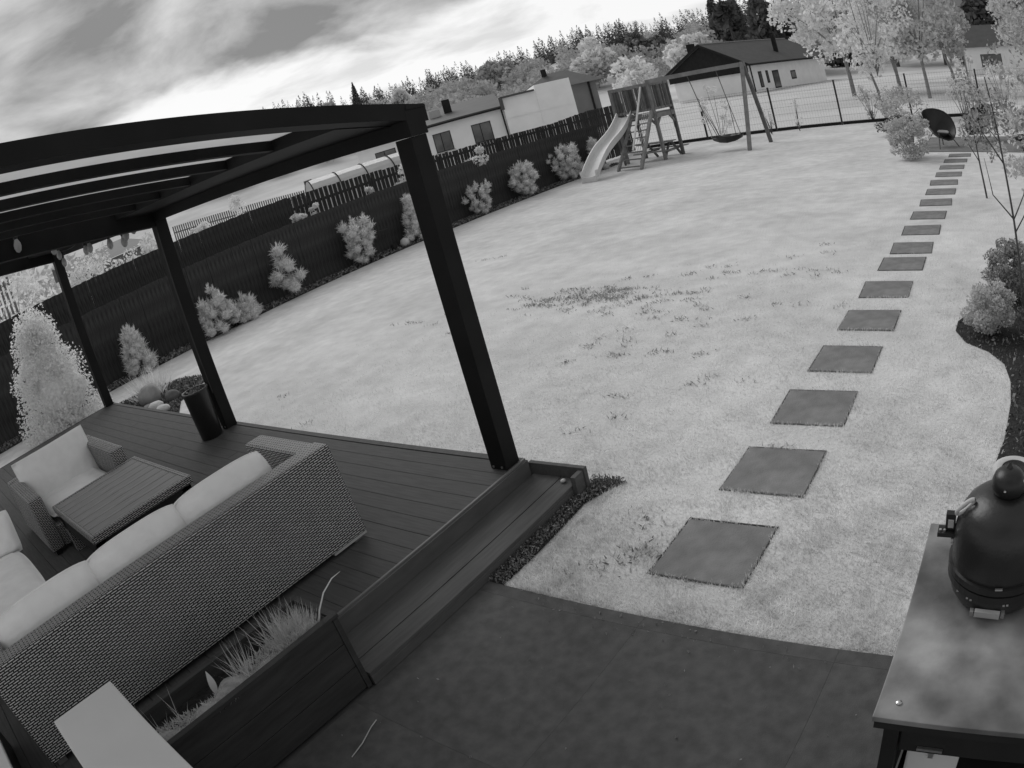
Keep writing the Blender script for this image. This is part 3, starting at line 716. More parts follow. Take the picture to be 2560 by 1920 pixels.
part('draft_door', MB().obox((KX - .012, KY - .137, KZ + .032), (.99, -.05, 0), (0, -.35, .94), (.05, .94, .35), .036, .014, .005), 'chalk', kg)
for s in (-.056, .032): part('door_screw', MB().obox((KX + s, KY - .134, KZ + .032), (1, 0, 0), (0, -.35, .94), (0, .94, .35), .005, .011, .006), 'steel', kg)
hp = [Vector((KX - .113, KY - .03, KZ + .275)) + Vector((.022, 0, .022)) * math.cos(a_ * math.pi / 6) + Vector((-.006, -.006, .008)) * math.sin(a_ * math.pi / 6) for a_ in range(13)]
part('handle_loop', MB().tube(hp, .0055, 8, cap=False), 'stone_pale', kg, smooth=True)
part('hinge_bracket', MB().box(KX - .185, KX - .132, KY - .02, KY + .015, KZ + .172, KZ + .184).box(KX - .165, KX - .138, KY - .006, KY + .014, KZ + .1845, KZ + .232), 'black', kg)
part('hinge_plate', MB().box(KX - .158, KX - .142, KY - .012, KY - .0065, KZ + .196, KZ + .218), 'chalk', kg)
for a_ in (-.178, -.166): part('hinge_screw', MB().lathe([(.004, 0), (.004, .005)], (KX + a_, KY - .01, KZ + .1845), 8), 'steel', kg)
for z_ in (.150, .162): part('side_screw', MB().bar((KX - .146, KY - .012, KZ + z_), (KX - .136, KY - .012, KZ + z_), .006), 'steel', kg)
part('thermometer_bar', MB().bar((KX - .002, KY - .148, KZ + .122), (KX + .018, KY - .147, KZ + .123), .005), 'steel', kg)
for a_ in (-.105, -.075, -.064, .03, .04): part('rivet', MB().bar((KX + a_, KY - math.sqrt(.141 ** 2 - a_ * a_) - .003, KZ + .066), (KX + a_, KY - math.sqrt(.141 ** 2 - a_ * a_) + .004, KZ + .066), .006), 'steel', kg)

# ------------------------------------------------------------------ fences
def picket_fence(name, label, line, y0, y1, pitchf, widthf, topf, mat, jit, seed, thick=.02, rail_side=1, z0=.03, group=None, slope=.0473):
    t = thing(name, label, 'fence', (line((y0 + y1) / 2), (y0 + y1) / 2, 0), group)
    o = ORG[t.name]; rg = random.Random(seed); cache = {}
    ang = -math.atan(slope); y = y0; k = 0
    while y < y1 and k < 296:
        h = round(topf(y) * 50) / 50; width = widthf(y)
        if (h, width) not in cache: cache[h, width] = mesh_of(MB().box(-thick / 2, thick / 2, -width / 2, width / 2, z0, h), 'picket')
        p = link('picket', cache[h, width], mat, t, (line(y) - o[0] + rg.uniform(-.004, .004), y - o[1], rg.uniform(-.008, .008)))
        p.rotation_euler = (rg.uniform(-.006, .006), 0, ang)
        y += pitchf(y) * (1 + rg.uniform(-jit, jit)); k += 1
    for hz in (.35, -.3):
        zz_ = hz if hz > 0 else None
        a, b = Vector((line(y0) - rail_side * .035, y0, hz if hz > 0 else topf(y0) + hz)), Vector((line(y1) - rail_side * .035, y1, hz if hz > 0 else topf(y1) + hz))
        part('rail', MB().bar(a, b, .045, .07), mat, t)
    yy = y0
    while yy < y1:
        part('post', MB().box(line(yy) - rail_side * .10 - .03, line(yy) - rail_side * .10 + .03, yy - .03, yy + .03, 0, topf(yy) - .05), mat, t); yy += 2.4
    return t
FL = lambda y: EDGE(y) - 0.62
picket_fence('low_fence', 'dark low vertical board fence along the lawn and shrub bed', FL, .3, 20.9, lambda y: .103, lambda y: .105 if y < 13 else .097, lambda y: 1.43, 'fence', .04, 1)
FT = lambda y: EDGE(y) - 1.55
picket_fence('tall_fence', 'taller dark picket fence of the neighbours behind the low fence', FT, .3, 24.6, lambda y: .104 if y < 9.6 else .135, lambda y: .112 if y < 9.6 else .100, lambda y: 2.01 - .20 * min(1, max(0, (y - 9) / 6)) + .13 * min(1, max(0, (y - 20) / 2)), 'fence', .03, 2)
# far pale picket fence across the neighbours' garden
def far_fence():
    A, B = Vector((-27.2, 12.8, 0)), Vector((-24.1, 17.8, 0))
    t = thing('garden_fence', 'thin grey picket fence far across the neighbouring garden', 'fence', tuple((A + B) / 2)); o = ORG[t.name]
    n = 64; me = mesh_of(MB().box(-.012, .012, -.028, .028, .9, 2.42), 'picket'); ang = -math.atan2(B.x - A.x, B.y - A.y)
    for i in range(n):
        p = A.lerp(B, i / (n - 1)); q = link('picket', me, 'picket_grey', t, (p.x - o[0], p.y - o[1], -.55 * i / n)); q.rotation_euler.z = ang
    part('rail', MB().bar(A + Vector((.03, 0, 2.15)), B + Vector((.03, 0, 1.6)), .03, .05), 'picket_grey', t)
    part('end_post', MB().box(B.x - .12, B.x + .12, B.y - .12, B.y + .12, .6, 2.25), 'timber_dark', t)
far_fence()

# ------------------------------------------------------------------ vegetation builders
PINES = []
def pine_shrub(label, loc, h, r, seed, kind='pine', group='young pines along the fence'):
    g_ = np.random.default_rng(seed); t = thing('pine_shrub', label, 'shrub', loc, group); x0, y0, z0 = loc
    tips = []
    if kind == 'cloud':
        tips = [(0, 0, h * .88, .19)] + [(g_.uniform(-.9, .9) * r, g_.uniform(-.9, .9) * r, h * f, g_.uniform(.17, .22)) for f in (.62, .66, .55, .45, .36, .34, .28, .22, .2)]
    else:
        nl = {'pine': 30, 'cone': 34, 'low': 30, 'spiky': 22}[kind]
        for i in range(nl):
            f = i / nl
            if kind == 'cone': zf = .08 + .86 * f; rad = r * (1 - zf) ** .8 * 1.05
            elif kind == 'low': zf = .12 + .62 * f ** 1.1; rad = r * (1.05 - .55 * f)
            else: zf = .10 + .80 * f; rad = r * math.sin(math.pi * min(1, .18 + .78 * (1 - zf))) ** .8
            a = i * 2.4 + g_.uniform(-.5, .5); q = rad * math.sqrt(g_.uniform(.25, 1))
            tips.append((q * math.cos(a), q * math.sin(a), h * zf, g_.uniform(.10, .17) * (1 if kind != 'spiky' else .8)))
        tips.append((0, 0, h * .93, .09)); tips.append((g_.uniform(-.1, .1), g_.uniform(-.1, .1), h * .85, .10))
    st_ = MB().tube([(x0, y0, 0), (x0 + .01, y0, h * .5), (x0, y0, h * .92)], [.03, .02, .006], 6)
    for tx, ty, tz, tr in tips[:14]: st_.tube([(x0, y0, tz * .55), (x0 + tx * .6, y0 + ty * .6, tz * .8), (x0 + tx, y0 + ty, tz)], [.012, .008, .004], 5)
    part('stem', st_, 'bark', t)
    geo = []
    for tx, ty, tz, tr in tips:
        n = 190 if kind == 'cloud' else 135
        d = g_.normal(size=(n, 3)); d /= np.linalg.norm(d, axis=1)[:, None]; d[:, 2] = d[:, 2] * .8 + .25
        C = np.array([x0 + tx, y0 + ty, tz]) + d * tr * g_.uniform(.15, .75, (n, 1))
        geo.append(needles(C, d + g_.normal(0, .35, (n, 3)), tr * .62, .016, g_))
        for q in range(2 if kind != 'cloud' else 1):
            m = 12; c0 = np.array([x0 + tx + g_.normal(0, .03), y0 + ty + g_.normal(0, .03), tz + tr * .5])
            geo.append(needles(np.repeat(c0[None], m, 0) + np.c_[np.zeros((m, 2)), np.linspace(0, .06, m)], np.c_[g_.normal(0, .25, (m, 2)), np.ones(m)], .09, .012, g_))
    V, F = cat_geo(geo); big('needles', V, F, 'pine', t)
    PINES.append((t, [((x0 + a, y0 + b, c), (q * .62, q * .62, q * .6)) for a, b, c, q in tips]))
    return t
def leafy(name, label, loc, h, r, seed, n, size, mat, cat='shrub', group=None, shape='ball', trunk=None, clumps=26, zlo=.12, stems=5, barkmat='bark'):
    g_ = np.random.default_rng(seed); t = thing(name, label, cat, loc, group); x0, y0, z0 = loc
    st_ = MB()
    if trunk:
        tr, th = trunk; lean = g_.normal(0, .03, 2) * h
        st_.tube([(x0, y0, z0 - .05), (x0 + lean[0] * .3, y0 + lean[1] * .3, z0 + th * .5), (x0 + lean[0], y0 + lean[1], z0 + th), (x0 + lean[0] * 1.2, y0 + lean[1] * 1.2, z0 + h * .82)], [tr, tr * .85, tr * .7, tr * .15], 8)
    base = trunk[1] if trunk else h * .05
    cl = []
    for i in range(clumps):
        u = ball_pts(1, g_, .35)[0]
        if shape == 'cone': zf = g_.uniform(0, 1) ** 1.3; a = g_.uniform(0, 6.283); q = r * (1 - zf) ** .75 * math.sqrt(g_.uniform(.3, 1)); c = (x0 + q * math.cos(a), y0 + q * math.sin(a), z0 + base + (h - base) * zf * .97)
        else: zc_ = z0 + (base + h) / 2; c = (x0 + u[0] * r, y0 + u[1] * r, zc_ + u[2] * (h - base * .8) / 2)
        cl.append(c)
    for c in cl[:(16 if trunk else stems)]:
        zb = z0 + (trunk[1] * g_.uniform(.75, 1.15) if trunk else 0)
        st_.tube([(x0, y0, zb), (x0 * .5 + c[0] * .5, y0 * .5 + c[1] * .5, zb * .45 + c[2] * .55), c], [(trunk[0] * .45 if trunk else .012), (trunk[0] * .28 if trunk else .009), .004], 5)
    part('trunk' if trunk else 'stems', st_, barkmat, t)
    cl = np.array(cl); w = g_.uniform(.5, 1.4, clumps); w /= w.sum(); idx = g_.choice(clumps, n, p=w)
    rad = r * g_.uniform(.22, .42, clumps)
    off = ball_pts(n, g_, .3); C = cl[idx] + off * rad[idx][:, None] * np.array([1, 1, .8])
    C[:, 2] = np.maximum(C[:, 2], z0 + .02)
    V, F = quads(C, size, g_); big('crown' if trunk else 'foliage', V, F, mat, t)
    return t

# shrubs along the fence, near to far
pine_shrub('soft conical young pine nearest the gravel island and deck corner', (-12.75, 4.42, 0), .88, .30, 31, 'cone')
pine_shrub('low spreading pine partly hidden by the middle pergola post', (-12.70, 6.32, 0), .92, .46, 32, 'low')
pine_shrub('low side shoot pine next to the low spreading pine', (-12.6, 6.95, 0), .48, .26, 38, 'low')
pine_shrub('cloud pruned pine of separate round tufts by the fence', (-12.72, 8.15, 0), 1.16, .40, 33, 'cloud')
pine_shrub('bushy two topped pine in the middle of the fence bed', (-12.64, 10.2, 0), 1.08, .36, 34, 'pine')
pine_shrub('upright pine half hidden behind the corner pergola post', (-12.58, 11.95, 0), 1.10, .30, 35, 'cone')
pine_shrub('small spiky open pine just right of the corner post', (-12.45, 14.25, 0), .82, .38, 36, 'spiky')
pine_shrub('rounded pine with single upright top, second before the slide', (-12.38, 16.15, 0), .98, .38, 37, 'pine')
pine_shrub('large wide pine beside the foot of the slide', (-12.25, 18.2, 0), 1.12, .52, 39, 'pine')
pine_shrub('narrow pine half hidden behind the slide', (-12.12, 19.75, 0), 1.02, .28, 40, 'cone')
# big golden thuja left of the deck
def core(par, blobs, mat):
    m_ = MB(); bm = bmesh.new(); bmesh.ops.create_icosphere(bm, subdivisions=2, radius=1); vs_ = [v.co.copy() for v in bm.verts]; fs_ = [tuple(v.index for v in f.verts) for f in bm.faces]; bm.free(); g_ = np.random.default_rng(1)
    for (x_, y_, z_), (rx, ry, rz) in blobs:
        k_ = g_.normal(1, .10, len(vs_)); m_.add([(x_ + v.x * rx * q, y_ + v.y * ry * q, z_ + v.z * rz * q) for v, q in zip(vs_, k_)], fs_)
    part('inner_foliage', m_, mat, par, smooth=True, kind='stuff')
t = leafy('thuja', 'large pale feathery conifer beside the left end of the deck', (-11.85, 2.42, 0), 2.0, .80, 41, 20000, .026, 'thuja', 'conifer', None, 'cone', None, 150, .0, 6)
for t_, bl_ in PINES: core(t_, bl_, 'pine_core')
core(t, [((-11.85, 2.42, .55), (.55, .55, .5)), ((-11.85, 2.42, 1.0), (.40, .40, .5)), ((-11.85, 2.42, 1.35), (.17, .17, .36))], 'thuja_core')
# climbers and perennials poking over the low fence
def clumplet(label, loc, h, r, seed, n=420, size=.035, mat='leaf_pale', name='garden_plant', group='plants behind the low fence', shape='ball'):
    return leafy(name, label, loc, h, r, seed, n, size, mat, 'plant', group, shape, None, 14, 0, 7)
clumplet('bright flowering bush poking above the low fence right of the corner post', (-13.2, 15.1, .5), 1.42, .52, 51, 2600, .035)
clumplet('bright bush above the fence just left of the corner post', (-13.32, 12.75, .5), 1.42, .38, 52, 1700, .035)
clumplet('small layered bright plant above the fence left of the corner post', (-13.37, 11.65, .6), 1.08, .22, 53, 800, .03)
clumplet('small bright leafy clump above the fence between the posts', (-13.45, 9.92, .8), .88, .20, 54, 700, .035)
clumplet('low bright leaves on the fence top between the posts', (-13.47, 9.42, .9), .72, .20, 55, 600, .03)
# neighbours' garden seen under the pergola
leafy('garden_conifer', 'small pale spruce in the neighbouring garden beyond the tall fence', (-19.3, 11.4, .2), 2.35, .55, 56, 1800, .04, 'leaf_pale', 'conifer', None, 'cone', None, 40, 0, 4)
for i, (px, py, h, r, mat, lb) in enumerate(((-18.4, 7.6, 2.5, .75, 'leaf_pale', 'loose bright hedge bush behind the bulbs under the pergola'), (-19.2, 6.2, 2.75, .9, 'leaf_pale', 'rough bright bush behind the tall fence near the far left post'),
                                       (-18.0, 9.3, 2.25, .5, 'leaf_pale', 'low bright bush right of the middle post behind the tall fence'), (-20.5, 3.6, 3.3, 1.3, 'leaf_pale', 'big soft bright bush at the far left behind the tall fence'),
                                       (-33, 6, 5.4, 3.2, 'leaf_mid', 'grey garden tree far left beyond the neighbouring garden'))):
    leafy('garden_bush', lb, (px, py, .1), h, r, 60 + i, 1600, .06 if r < 2 else .16, mat, 'bush', 'bushes in the neighbouring garden')
# light rail fence in the neighbours' garden, far left
nf = thing('rail_fence', 'short grey slatted fence far left in the neighbouring garden', 'fence', (-23.5, 3.7, 0)); o_ = ORG[nf.name]
sm_ = mesh_of(MB().box(-.02, .02, -.04, .04, 1.3, 3.1), 'slat')
for i in range(11): link('slat', sm_, 'picket_grey', nf, (0.05 * i, -.75 + i * .15, 0))
part('rail', MB().bar((-23.5, 2.9, 1.7), (-22.95, 4.6, 1.7), .05, .08), 'picket_grey', nf); part('rail', MB().bar((-23.5, 2.9, 2.9), (-22.95, 4.6, 2.9), .05, .08), 'picket_grey', nf)
dr = thing('shed', 'low dark roofed shed in the neighbouring garden under the pergola', 'shed', (-24.0, 8.2, 0))
part('wall', MB().box(-25.2, -22.9, 6.9, 9.6, 0, 2.2), 'wall_grey', dr); part('roof', MB().add([(-25.5, 6.7, 2.22), (-22.6, 6.7, 2.22), (-22.6, 9.8, 2.22), (-25.5, 9.8, 2.22), (-25.5, 6.7, 2.75), (-25.5, 9.8, 2.75)], [(0, 1, 2, 3), (1, 4, 5, 2), (0, 4, 1), (3, 2, 5), (0, 3, 5, 4)]), 'roof', dr)

# gravel island plants and stones
rng = np.random.default_rng(70); geo = []
for i in range(260):
    a = rng.normal(0, .10, 2); geo.append(needles(np.array([[-10.45 + a[0], 3.62 + a[1], .01]]), np.array([[rng.normal(0, .45) + a[0] * 2, rng.normal(0, .45) + a[1] * 2, 1]]), .46, .016, rng))
V, F = cat_geo(geo)
og = big('ornamental_grass', V, F, 'leaf_pale', None, (-10.45, 3.62, .0)); tag(og, 'pale ornamental grass tuft on the gravel island', 'plant')
for i, (px, py, r, zf, m_, lb) in enumerate(((-10.0, 3.42, .19, 1.0, 'stone', 'largest rounded grey boulder on the gravel island'), (-9.55, 3.6, .12, .8, 'stone_dark', 'dark small boulder on the gravel island'),
                                          (-9.5, 3.28, .13, .65, 'stone_pale', 'flat pale stone on the gravel island by the deck edge'), (-9.2, 3.26, .12, .6, 'stone_pale', 'white flat stone on the gravel island nearest the pot'), (-9.75, 3.25, .10, .6, 'stone', 'small flat grey stone beside the boulder'))):
    g_ = np.random.default_rng(80 + i); bm = bmesh.new(); bmesh.ops.create_icosphere(bm, subdivisions=2, radius=r)
    for v in bm.verts: v.co *= 1 + g_.normal(0, .06); v.co.z *= zf
    me = bpy.data.meshes.new('boulder'); bm.to_mesh(me); bm.free(); me.polygons.foreach_set('use_smooth', [True] * len(me.polygons))
    tag(link('boulder', me, m_, None, (px, py, r * zf * .7)), lb, 'boulder', 'stones on the gravel island')
# garden lamp and pale ball in the fence bed
gl = thing('garden_lamp', 'small black bracket lamp in the fence bed left of the corner post', 'lamp', (-12.62, 11.1, 0))
part('pole', MB().tube([(-12.62, 11.1, 0), (-12.62, 11.1, .56)], .014, 6), 'black', gl); part('arm', MB().bar((-12.62, 11.1, .55), (-12.74, 10.95, .56), .02), 'black', gl); part('box', MB().box(-12.66, -12.58, 11.1, 11.2, .0, .16), 'black_matt', gl)
solo('ball_lamp', MB().lathe([(.02, .0), (.09, .04), (.115, .11), (.09, .18), (.02, .22)], (-12.55, 11.45, 0.0), 14), 'stone_pale', 'pale ball lamp on the fence bed left of the corner post', 'lamp', (-12.55, 11.45, 0), smooth=True)

# ------------------------------------------------------------------ right hand bed and saplings
leafy('round_shrub', 'pale rounded shrub at the tip of the right hand bark bed', (-.10, 5.62, 0), .40, .22, 91, 7000, .013, 'leaf_mid', 'shrub', None, 'ball', None, 60)
leafy('dark_shrub', 'darker upright shrub behind the pale one in the right hand bed', (.10, 6.5, 0), .52, .22, 92, 8000, .014, 'leaf_sapling', 'shrub', None, 'ball', None, 70)
leafy('low_shrub', 'low dark shrub at the right picture edge in the bark bed', (.42, 5.6, 0), .26, .2, 93, 2000, .013, 'leaf_dark', 'shrub', None, 'ball', None, 16)
def sapling(label, base, pts, forks, leaves, seed, size=.03, mat='leaf_mid', r0=.02):
    g_ = np.random.default_rng(seed); t = thing('sapling', label, 'young tree', base, 'young trees on the right')
    m_ = MB().tube(pts, [r0 * (1 - .6 * i / (len(pts) - 1)) for i in range(len(pts))], 7)
    for f in forks: m_.tube(f, [r0 * .55, r0 * .4, r0 * .15], 6)
    part('trunk', m_, 'bark', t)
    geo = [quads(np.array(c) + ball_pts(k, g_, .2) * np.array(rad), size, g_) for c, rad, k in leaves]
    V, F = cat_geo(geo); big('crown', V, F, mat, t)
sapling('young forked tree with thin bare stem at the right picture edge', (.23, 5.95, 0), [(.24, 5.95, 0), (.22, 5.95, .4), (.19, 5.95, .82), (.15, 5.96, 1.3), (.12, 5.98, 1.75), (.10, 6.0, 2.0)],
        [[(.19, 5.95, .85), (.02, 5.96, 1.05), (-.02, 5.97, 1.35)], [(.19, 5.95, .85), (.30, 5.95, 1.05), (.38, 5.96, 1.3)], [(.2, 5.95, .75), (.33, 5.93, .95), (.5, 5.92, 1.1)], [(.15, 5.96, 1.3), (.0, 6, 1.55), (-.05, 6, 1.75)]],
        [((.02, 6.0, 1.62), (.14, .14, .12), 110), ((.22, 6.0, 1.66), (.2, .2, .16), 190), ((.10, 6.0, 1.84), (.2, .2, .10), 150), ((.40, 6.0, 1.45), (.15, .2, .15), 70), ((-.08, 6.0, 1.70), (.08, .08, .08), 40), ((.35, 6.0, 2.1), (.25, .3, .25), 160)], 94, .020, 'leaf_sapling', .013)
sapling('thin young tree behind the forked one, right of the stepping slabs', (-.08, 11.15, 0), [(-.07, 11.15, 0), (-.12, 11.15, .5), (-.15, 11.15, 1.0), (-.2, 11.15, 1.6)],
        [[(-.12, 11.15, .55), (-.3, 11.15, .9), (-.36, 11.15, 1.2)], [(-.14, 11.15, .8), (.05, 11.15, 1.1), (.12, 11.15, 1.35)]],
        [((-.2, 11.15, 1.0), (.22, .2, .3), 260), ((-.02, 11.15, 1.3), (.25, .25, .3), 320), ((-.2, 11.15, 1.7), (.22, .22, .3), 200), ((.1, 11.15, .75), (.15, .15, .2), 90)], 95, .03, 'leaf_sapling', .017)
leafy('shrub', 'grey green loose shrub behind the saplings at the right edge', (.75, 9.6, 0), 1.9, .55, 96, 2400, .035, 'leaf_mid', 'shrub')
leafy('round_bush', 'broad rounded bush on the lawn left of the garden chair', (-1.72, 15.65, 0), .98, .50, 97, 7000, .028, 'leaf_mid', 'bush', None, 'ball', None, 40)
# far terrace with black shell chair
ter = struct('terrace', MB().add([(x_, y_, .010) for x_, y_ in ((-1.75, 16.75), (1.6, 16.0), (1.8, 19.0), (-1.5, 19.6))], [(0, 1, 2, 3)]), 'slab')
def shell_chair(label, c, rot, group):
    t = thing('shell_chair', label, 'chair', (c[0], c[1], 0), group); cx_, cy_ = c
    ca, sa = math.cos(rot), math.sin(rot); W = lambda u, v, z: (cx_ + u * ca - v * sa, cy_ + u * sa + v * ca, z)
    ring = []; n = 22
    for k in range(n + 1):
        a = 2 * math.pi * k / n; vv = .46 * math.sin(a); ring.append(W(.43 * math.cos(a), vv * .75 - .02, .60 + vv * .78 + .05 * math.cos(2 * a)))
    m_ = MB(); rows = 7
    for i in range(rows + 1):
        f = i / rows
        for p in ring[:-1]:
            c0 = Vector(W(0, .10, .42)); q = c0.lerp(Vector(p), f); q.z -= .12 * (1 - f * f); q.x -= .16 * (1 - f * f) * sa; q.y += .16 * (1 - f * f) * ca; m_.v.append(tuple(q))
    for i in range(rows):
        for k in range(n): m_.f.append((i * n + k, i * n + (k + 1) % n, (i + 1) * n + (k + 1) % n, (i + 1) * n + k))
    part('shell', m_, 'black', t, smooth=True); part('rim', MB().tube(ring, .016, 6, cap=False), 'black', t)
    for u, v in ((-.32, -.3), (.32, -.3), (-.3, .32), (.3, .32)): part('leg', MB().tube([W(u * .45, v * .4, .36), W(u, v, .011)], .014, 6), 'timber_dark', t)
shell_chair('black round shell chair on the far terrace', (-1.10, 17.45), R_(42), 'black garden chairs')
shell_chair('second black shell chair on the far terrace, right of the first', (-.05, 18.4), R_(-50), 'black garden chairs')
pillow('seat_pad', 'pale round pad on the seat of the black shell chair', (-1.02, 17.40, .375), (0, 1, 0), (1, 0, -.1), (.1, 0, 1), .15, .15, .04, mat='chalk', cat='cushion')
fb = thing('fire_bowl', 'black fire bowl at the right edge of the far terrace', 'fire bowl', (1.05, 16.5, 0))
part('bowl', MB().lathe([(.10, .14), (.22, .18), (.32, .30), (.34, .33), (.31, .33), (.2, .22)], (1.05, 16.5, 0), 18, cap=False), 'black', fb, smooth=True)
for k in range(3): part('leg', MB().tube([(1.05 + .15 * math.cos(k * 2.1), 16.5 + .15 * math.sin(k * 2.1), .17), (1.05 + .24 * math.cos(k * 2.1), 16.5 + .24 * math.sin(k * 2.1), .005)], .014, 6), 'black', fb)
leafy('low_hedge', 'low dark plants bordering the far side of the terrace', (-2.55, 20.6, 0), .5, .55, 98, 1500, .04, 'leaf_dark', 'plants')

# ------------------------------------------------------------------ play tower, slide, ladder, swing
pt = thing('play_tower', 'wooden play tower with slatted railing at the end of the lawn', 'play tower', (-10.6, 20.5, 0))
U = Vector((.982, -.19, 0)); Wv = Vector((.19, .982, 0)); L0 = Vector((-11.38, 20.35, 0)); FWd, DP = 1.52, .98
def T(u, w, z): p = L0 + U * u + Wv * w; return (p.x, p.y, z)
PZf, RZ = 1.50, 2.42
for u, w in ((0, 0), (FWd, 0), (FWd, DP), (0, DP)): part('post', MB().bar(T(u, w, 0), T(u, w, RZ + .06), .09, .09, (U.x, U.y, 0)), 'timber' if w == 0 else 'timber_dark', pt)
for i in range(7): w = .05 + i * .138; part('floor_board', MB().bar(T(-.03, w, PZf), T(FWd + .03, w, PZf), .128, .028), 'timber', pt)
for (a, b) in (((0, -.05), (FWd, -.05)), ((FWd + .05, 0), (FWd + .05, DP)), ((0, DP + .05), (FWd, DP + .05)), ((-.05, 0), (-.05, DP))):
    part('beam', MB().bar(T(*a, PZf - .09), T(*b, PZf - .09), .05, .14), 'timber', pt)
    part('top_rail', MB().bar(T(*a, RZ), T(*b, RZ), .045, .11), 'timber', pt)
    part('low_rail', MB().bar(T(*a, PZf + .13), T(*b, PZf + .13), .045, .08), 'timber', pt)
    n = 12 if abs(a[0] - b[0]) > 1 else 8
    for k in range(n):
        f = (k + .6) / n; u, w = a[0] + (b[0] - a[0]) * f, a[1] + (b[1] - a[1]) * f
        if a[1] == -.05 and .50 < f < .68: continue
        part('baluster', MB().bar(T(u, w, PZf + .1), T(u, w, RZ - .03), .07, .022, (Wv.x, Wv.y, 0) if abs(a[0] - b[0]) < .2 else (U.x, U.y, 0)), 'timber_dark' if k % 3 else 'timber', pt)
for u, w, du, dw in ((FWd, 0, -.3, 0), (FWd, DP, 0, -.3), (FWd, 0, 0, .3), (0, 0, .3, 0)): part('brace', MB().bar(T(u, w, 1.1), T(u + du, w + dw, 1.42), .05, .07), 'timber', pt)
# ladder with net
part('ladder_rail', MB().bar((-10.80, 18.62, 0), T(.72, -.08, 1.55), .06, .09), 'timber', pt); part('ladder_rail', MB().bar((-9.88, 18.34, 0), T(1.50, -.08, 1.58), .07, .10), 'timber', pt)
A0, A1, B0, B1 = Vector((-10.80, 18.62, 0)), Vector(T(.72, -.08, 1.55)), Vector((-9.88, 18.34, 0)), Vector(T(1.50, -.08, 1.58))
for k in range(8): f = .06 + k * .122; part('rung', MB().bar(A0.lerp(A1, f), B0.lerp(B1, f), .09, .035), 'timber', pt)
part('climbing_pole', MB().bar((-10.22, 18.75, 0.55), T(1.32, -.1, 2.38), .045, .045), 'slide', pt)
net = MB()
for k in range(7): f = .28 + k * .11; net.tube([A0.lerp(A1, f).lerp(B0.lerp(B1, f), .55) + Vector((0, .05, .03)), A0.lerp(A1, f).lerp(B0.lerp(B1, f), .98) + Vector((0, .05, .03))], .011, 5)
for k in range(5): g2 = .55 + k * .107; net.tube([A0.lerp(A1, .26).lerp(B0.lerp(B1, .26), g2) + Vector((0, .05, .03)), A0.lerp(A1, .98).lerp(B0.lerp(B1, .98), g2) + Vector((0, .05, .03))], .011, 5)
part('rope_net', net, 'slide', pt)
# slide
sd = thing('slide', 'pale wavy plastic slide coming down from the play tower', 'slide', (-10.95, 18.6, 0))
c0, c1 = Vector(T(.42, -.10, 1.53)), Vector((-10.90, 17.12, 0.16)); m_ = MB(); rim = [MB(), MB()]; n = 22; prof = []
for i in range(n + 1):
    f = i / n; p = c0.lerp(c1, f); p.z = 1.53 - 1.40 * (f * 1.02 + .055 * math.sin(f * 2 * math.pi * 1.05 + .2) - .01) ; p.z = max(p.z, .15) if f < .93 else .15
    d = (c1 - c0); d.z = 0; sdv = Vector((d.y, -d.x, 0)).normalized() * -1
    wd = .24; row = []
    for s, hz in ((-1.12, .17), (-1.0, .17), (-.92, .02), (-.45, -.01), (.45, -.01), (.92, .02), (1.0, .17), (1.12, .17), (1.12, .13), (.98, -.05), (-.98, -.05), (-1.12, .13)):
        q = p + sdv * wd * s; row.append((q.x, q.y, max(q.z + hz, .01)))
    prof.append(row)
k = len(prof[0])
for row in prof: m_.v += row
for i in range(n):
    for j in range(k): m_.f.append((i * k + j, i * k + (j + 1) % k, (i + 1) * k + (j + 1) % k, (i + 1) * k + j))
m_.f.append(tuple(range(k))); m_.f.append(tuple(n * k + j for j in reversed(range(k))))
part('chute', m_, 'slide', sd, smooth=False)
part('end_foot', MB().bar((c1.x - .24, c1.y + .02, .06), (c1.x + .24, c1.y - .02, .06), .10, .11), 'slide', sd)
part('strut', MB().bar(T(.18, -.35, 0), T(.18, -.45, 1.2), .05, .05), 'timber_dark', sd)
# swing
sw = thing('swing_frame', 'wooden A frame swing beam attached to the play tower', 'swing', (-7.0, 20.7, 0))
ap = Vector((-6.95, 20.80, 2.55))
part('beam', MB().bar(T(FWd - .05, .02, 2.50), ap + Vector((.08, .02, 0)), .10, .13), 'timber', sw)
part('leg', MB().bar((-7.03, 19.86, 0), ap + Vector((0, -.03, .06)), .10, .10), 'timber', sw); part('leg', MB().bar((-6.88, 21.62, 0), ap + Vector((0, .05, .06)), .10, .10), 'timber_dark', sw)
bt = lambda f: Vector(T(FWd, .02, 2.44)).lerp(ap - Vector((0, 0, .06)), f)
ns_ = thing('nest_swing', 'black boat shaped nest swing seat hanging on ropes', 'swing seat', (-7.85, 20.35, .45))
sm2 = MB(); rows = [(-.52, .05, .06), (-.46, .15, -.03), (-.25, .24, -.11), (0, .28, -.14), (.25, .24, -.11), (.46, .15, -.03), (.52, .05, .06)]
cS = Vector((-7.85, 20.45, .42)); rr_ = []
for u, w, z in rows: rr_.append([cS + Vector((u, -w, z * .2 + .06)), cS + Vector((u, -w * .5, z)), cS + Vector((u, w * .5, z)), cS + Vector((u, w, z * .2 + .06))])
for row in rr_: sm2.v += [tuple(p) for p in row]
for row in rr_: sm2.v += [tuple(p - Vector((0, 0, .03))) for p in row]
o2 = len(rows) * 4
for i in range(len(rows) - 1):
    for j in range(3): q = (i * 4 + j, (i + 1) * 4 + j, (i + 1) * 4 + j + 1, i * 4 + j + 1); sm2.f += [q, tuple(o2 + z for z in reversed(q))]
    for j in (0, 3): sm2.f.append((i * 4 + j, (i + 1) * 4 + j, o2 + (i + 1) * 4 + j, o2 + i * 4 + j))
part('seat', sm2, 'black', ns_, smooth=True)
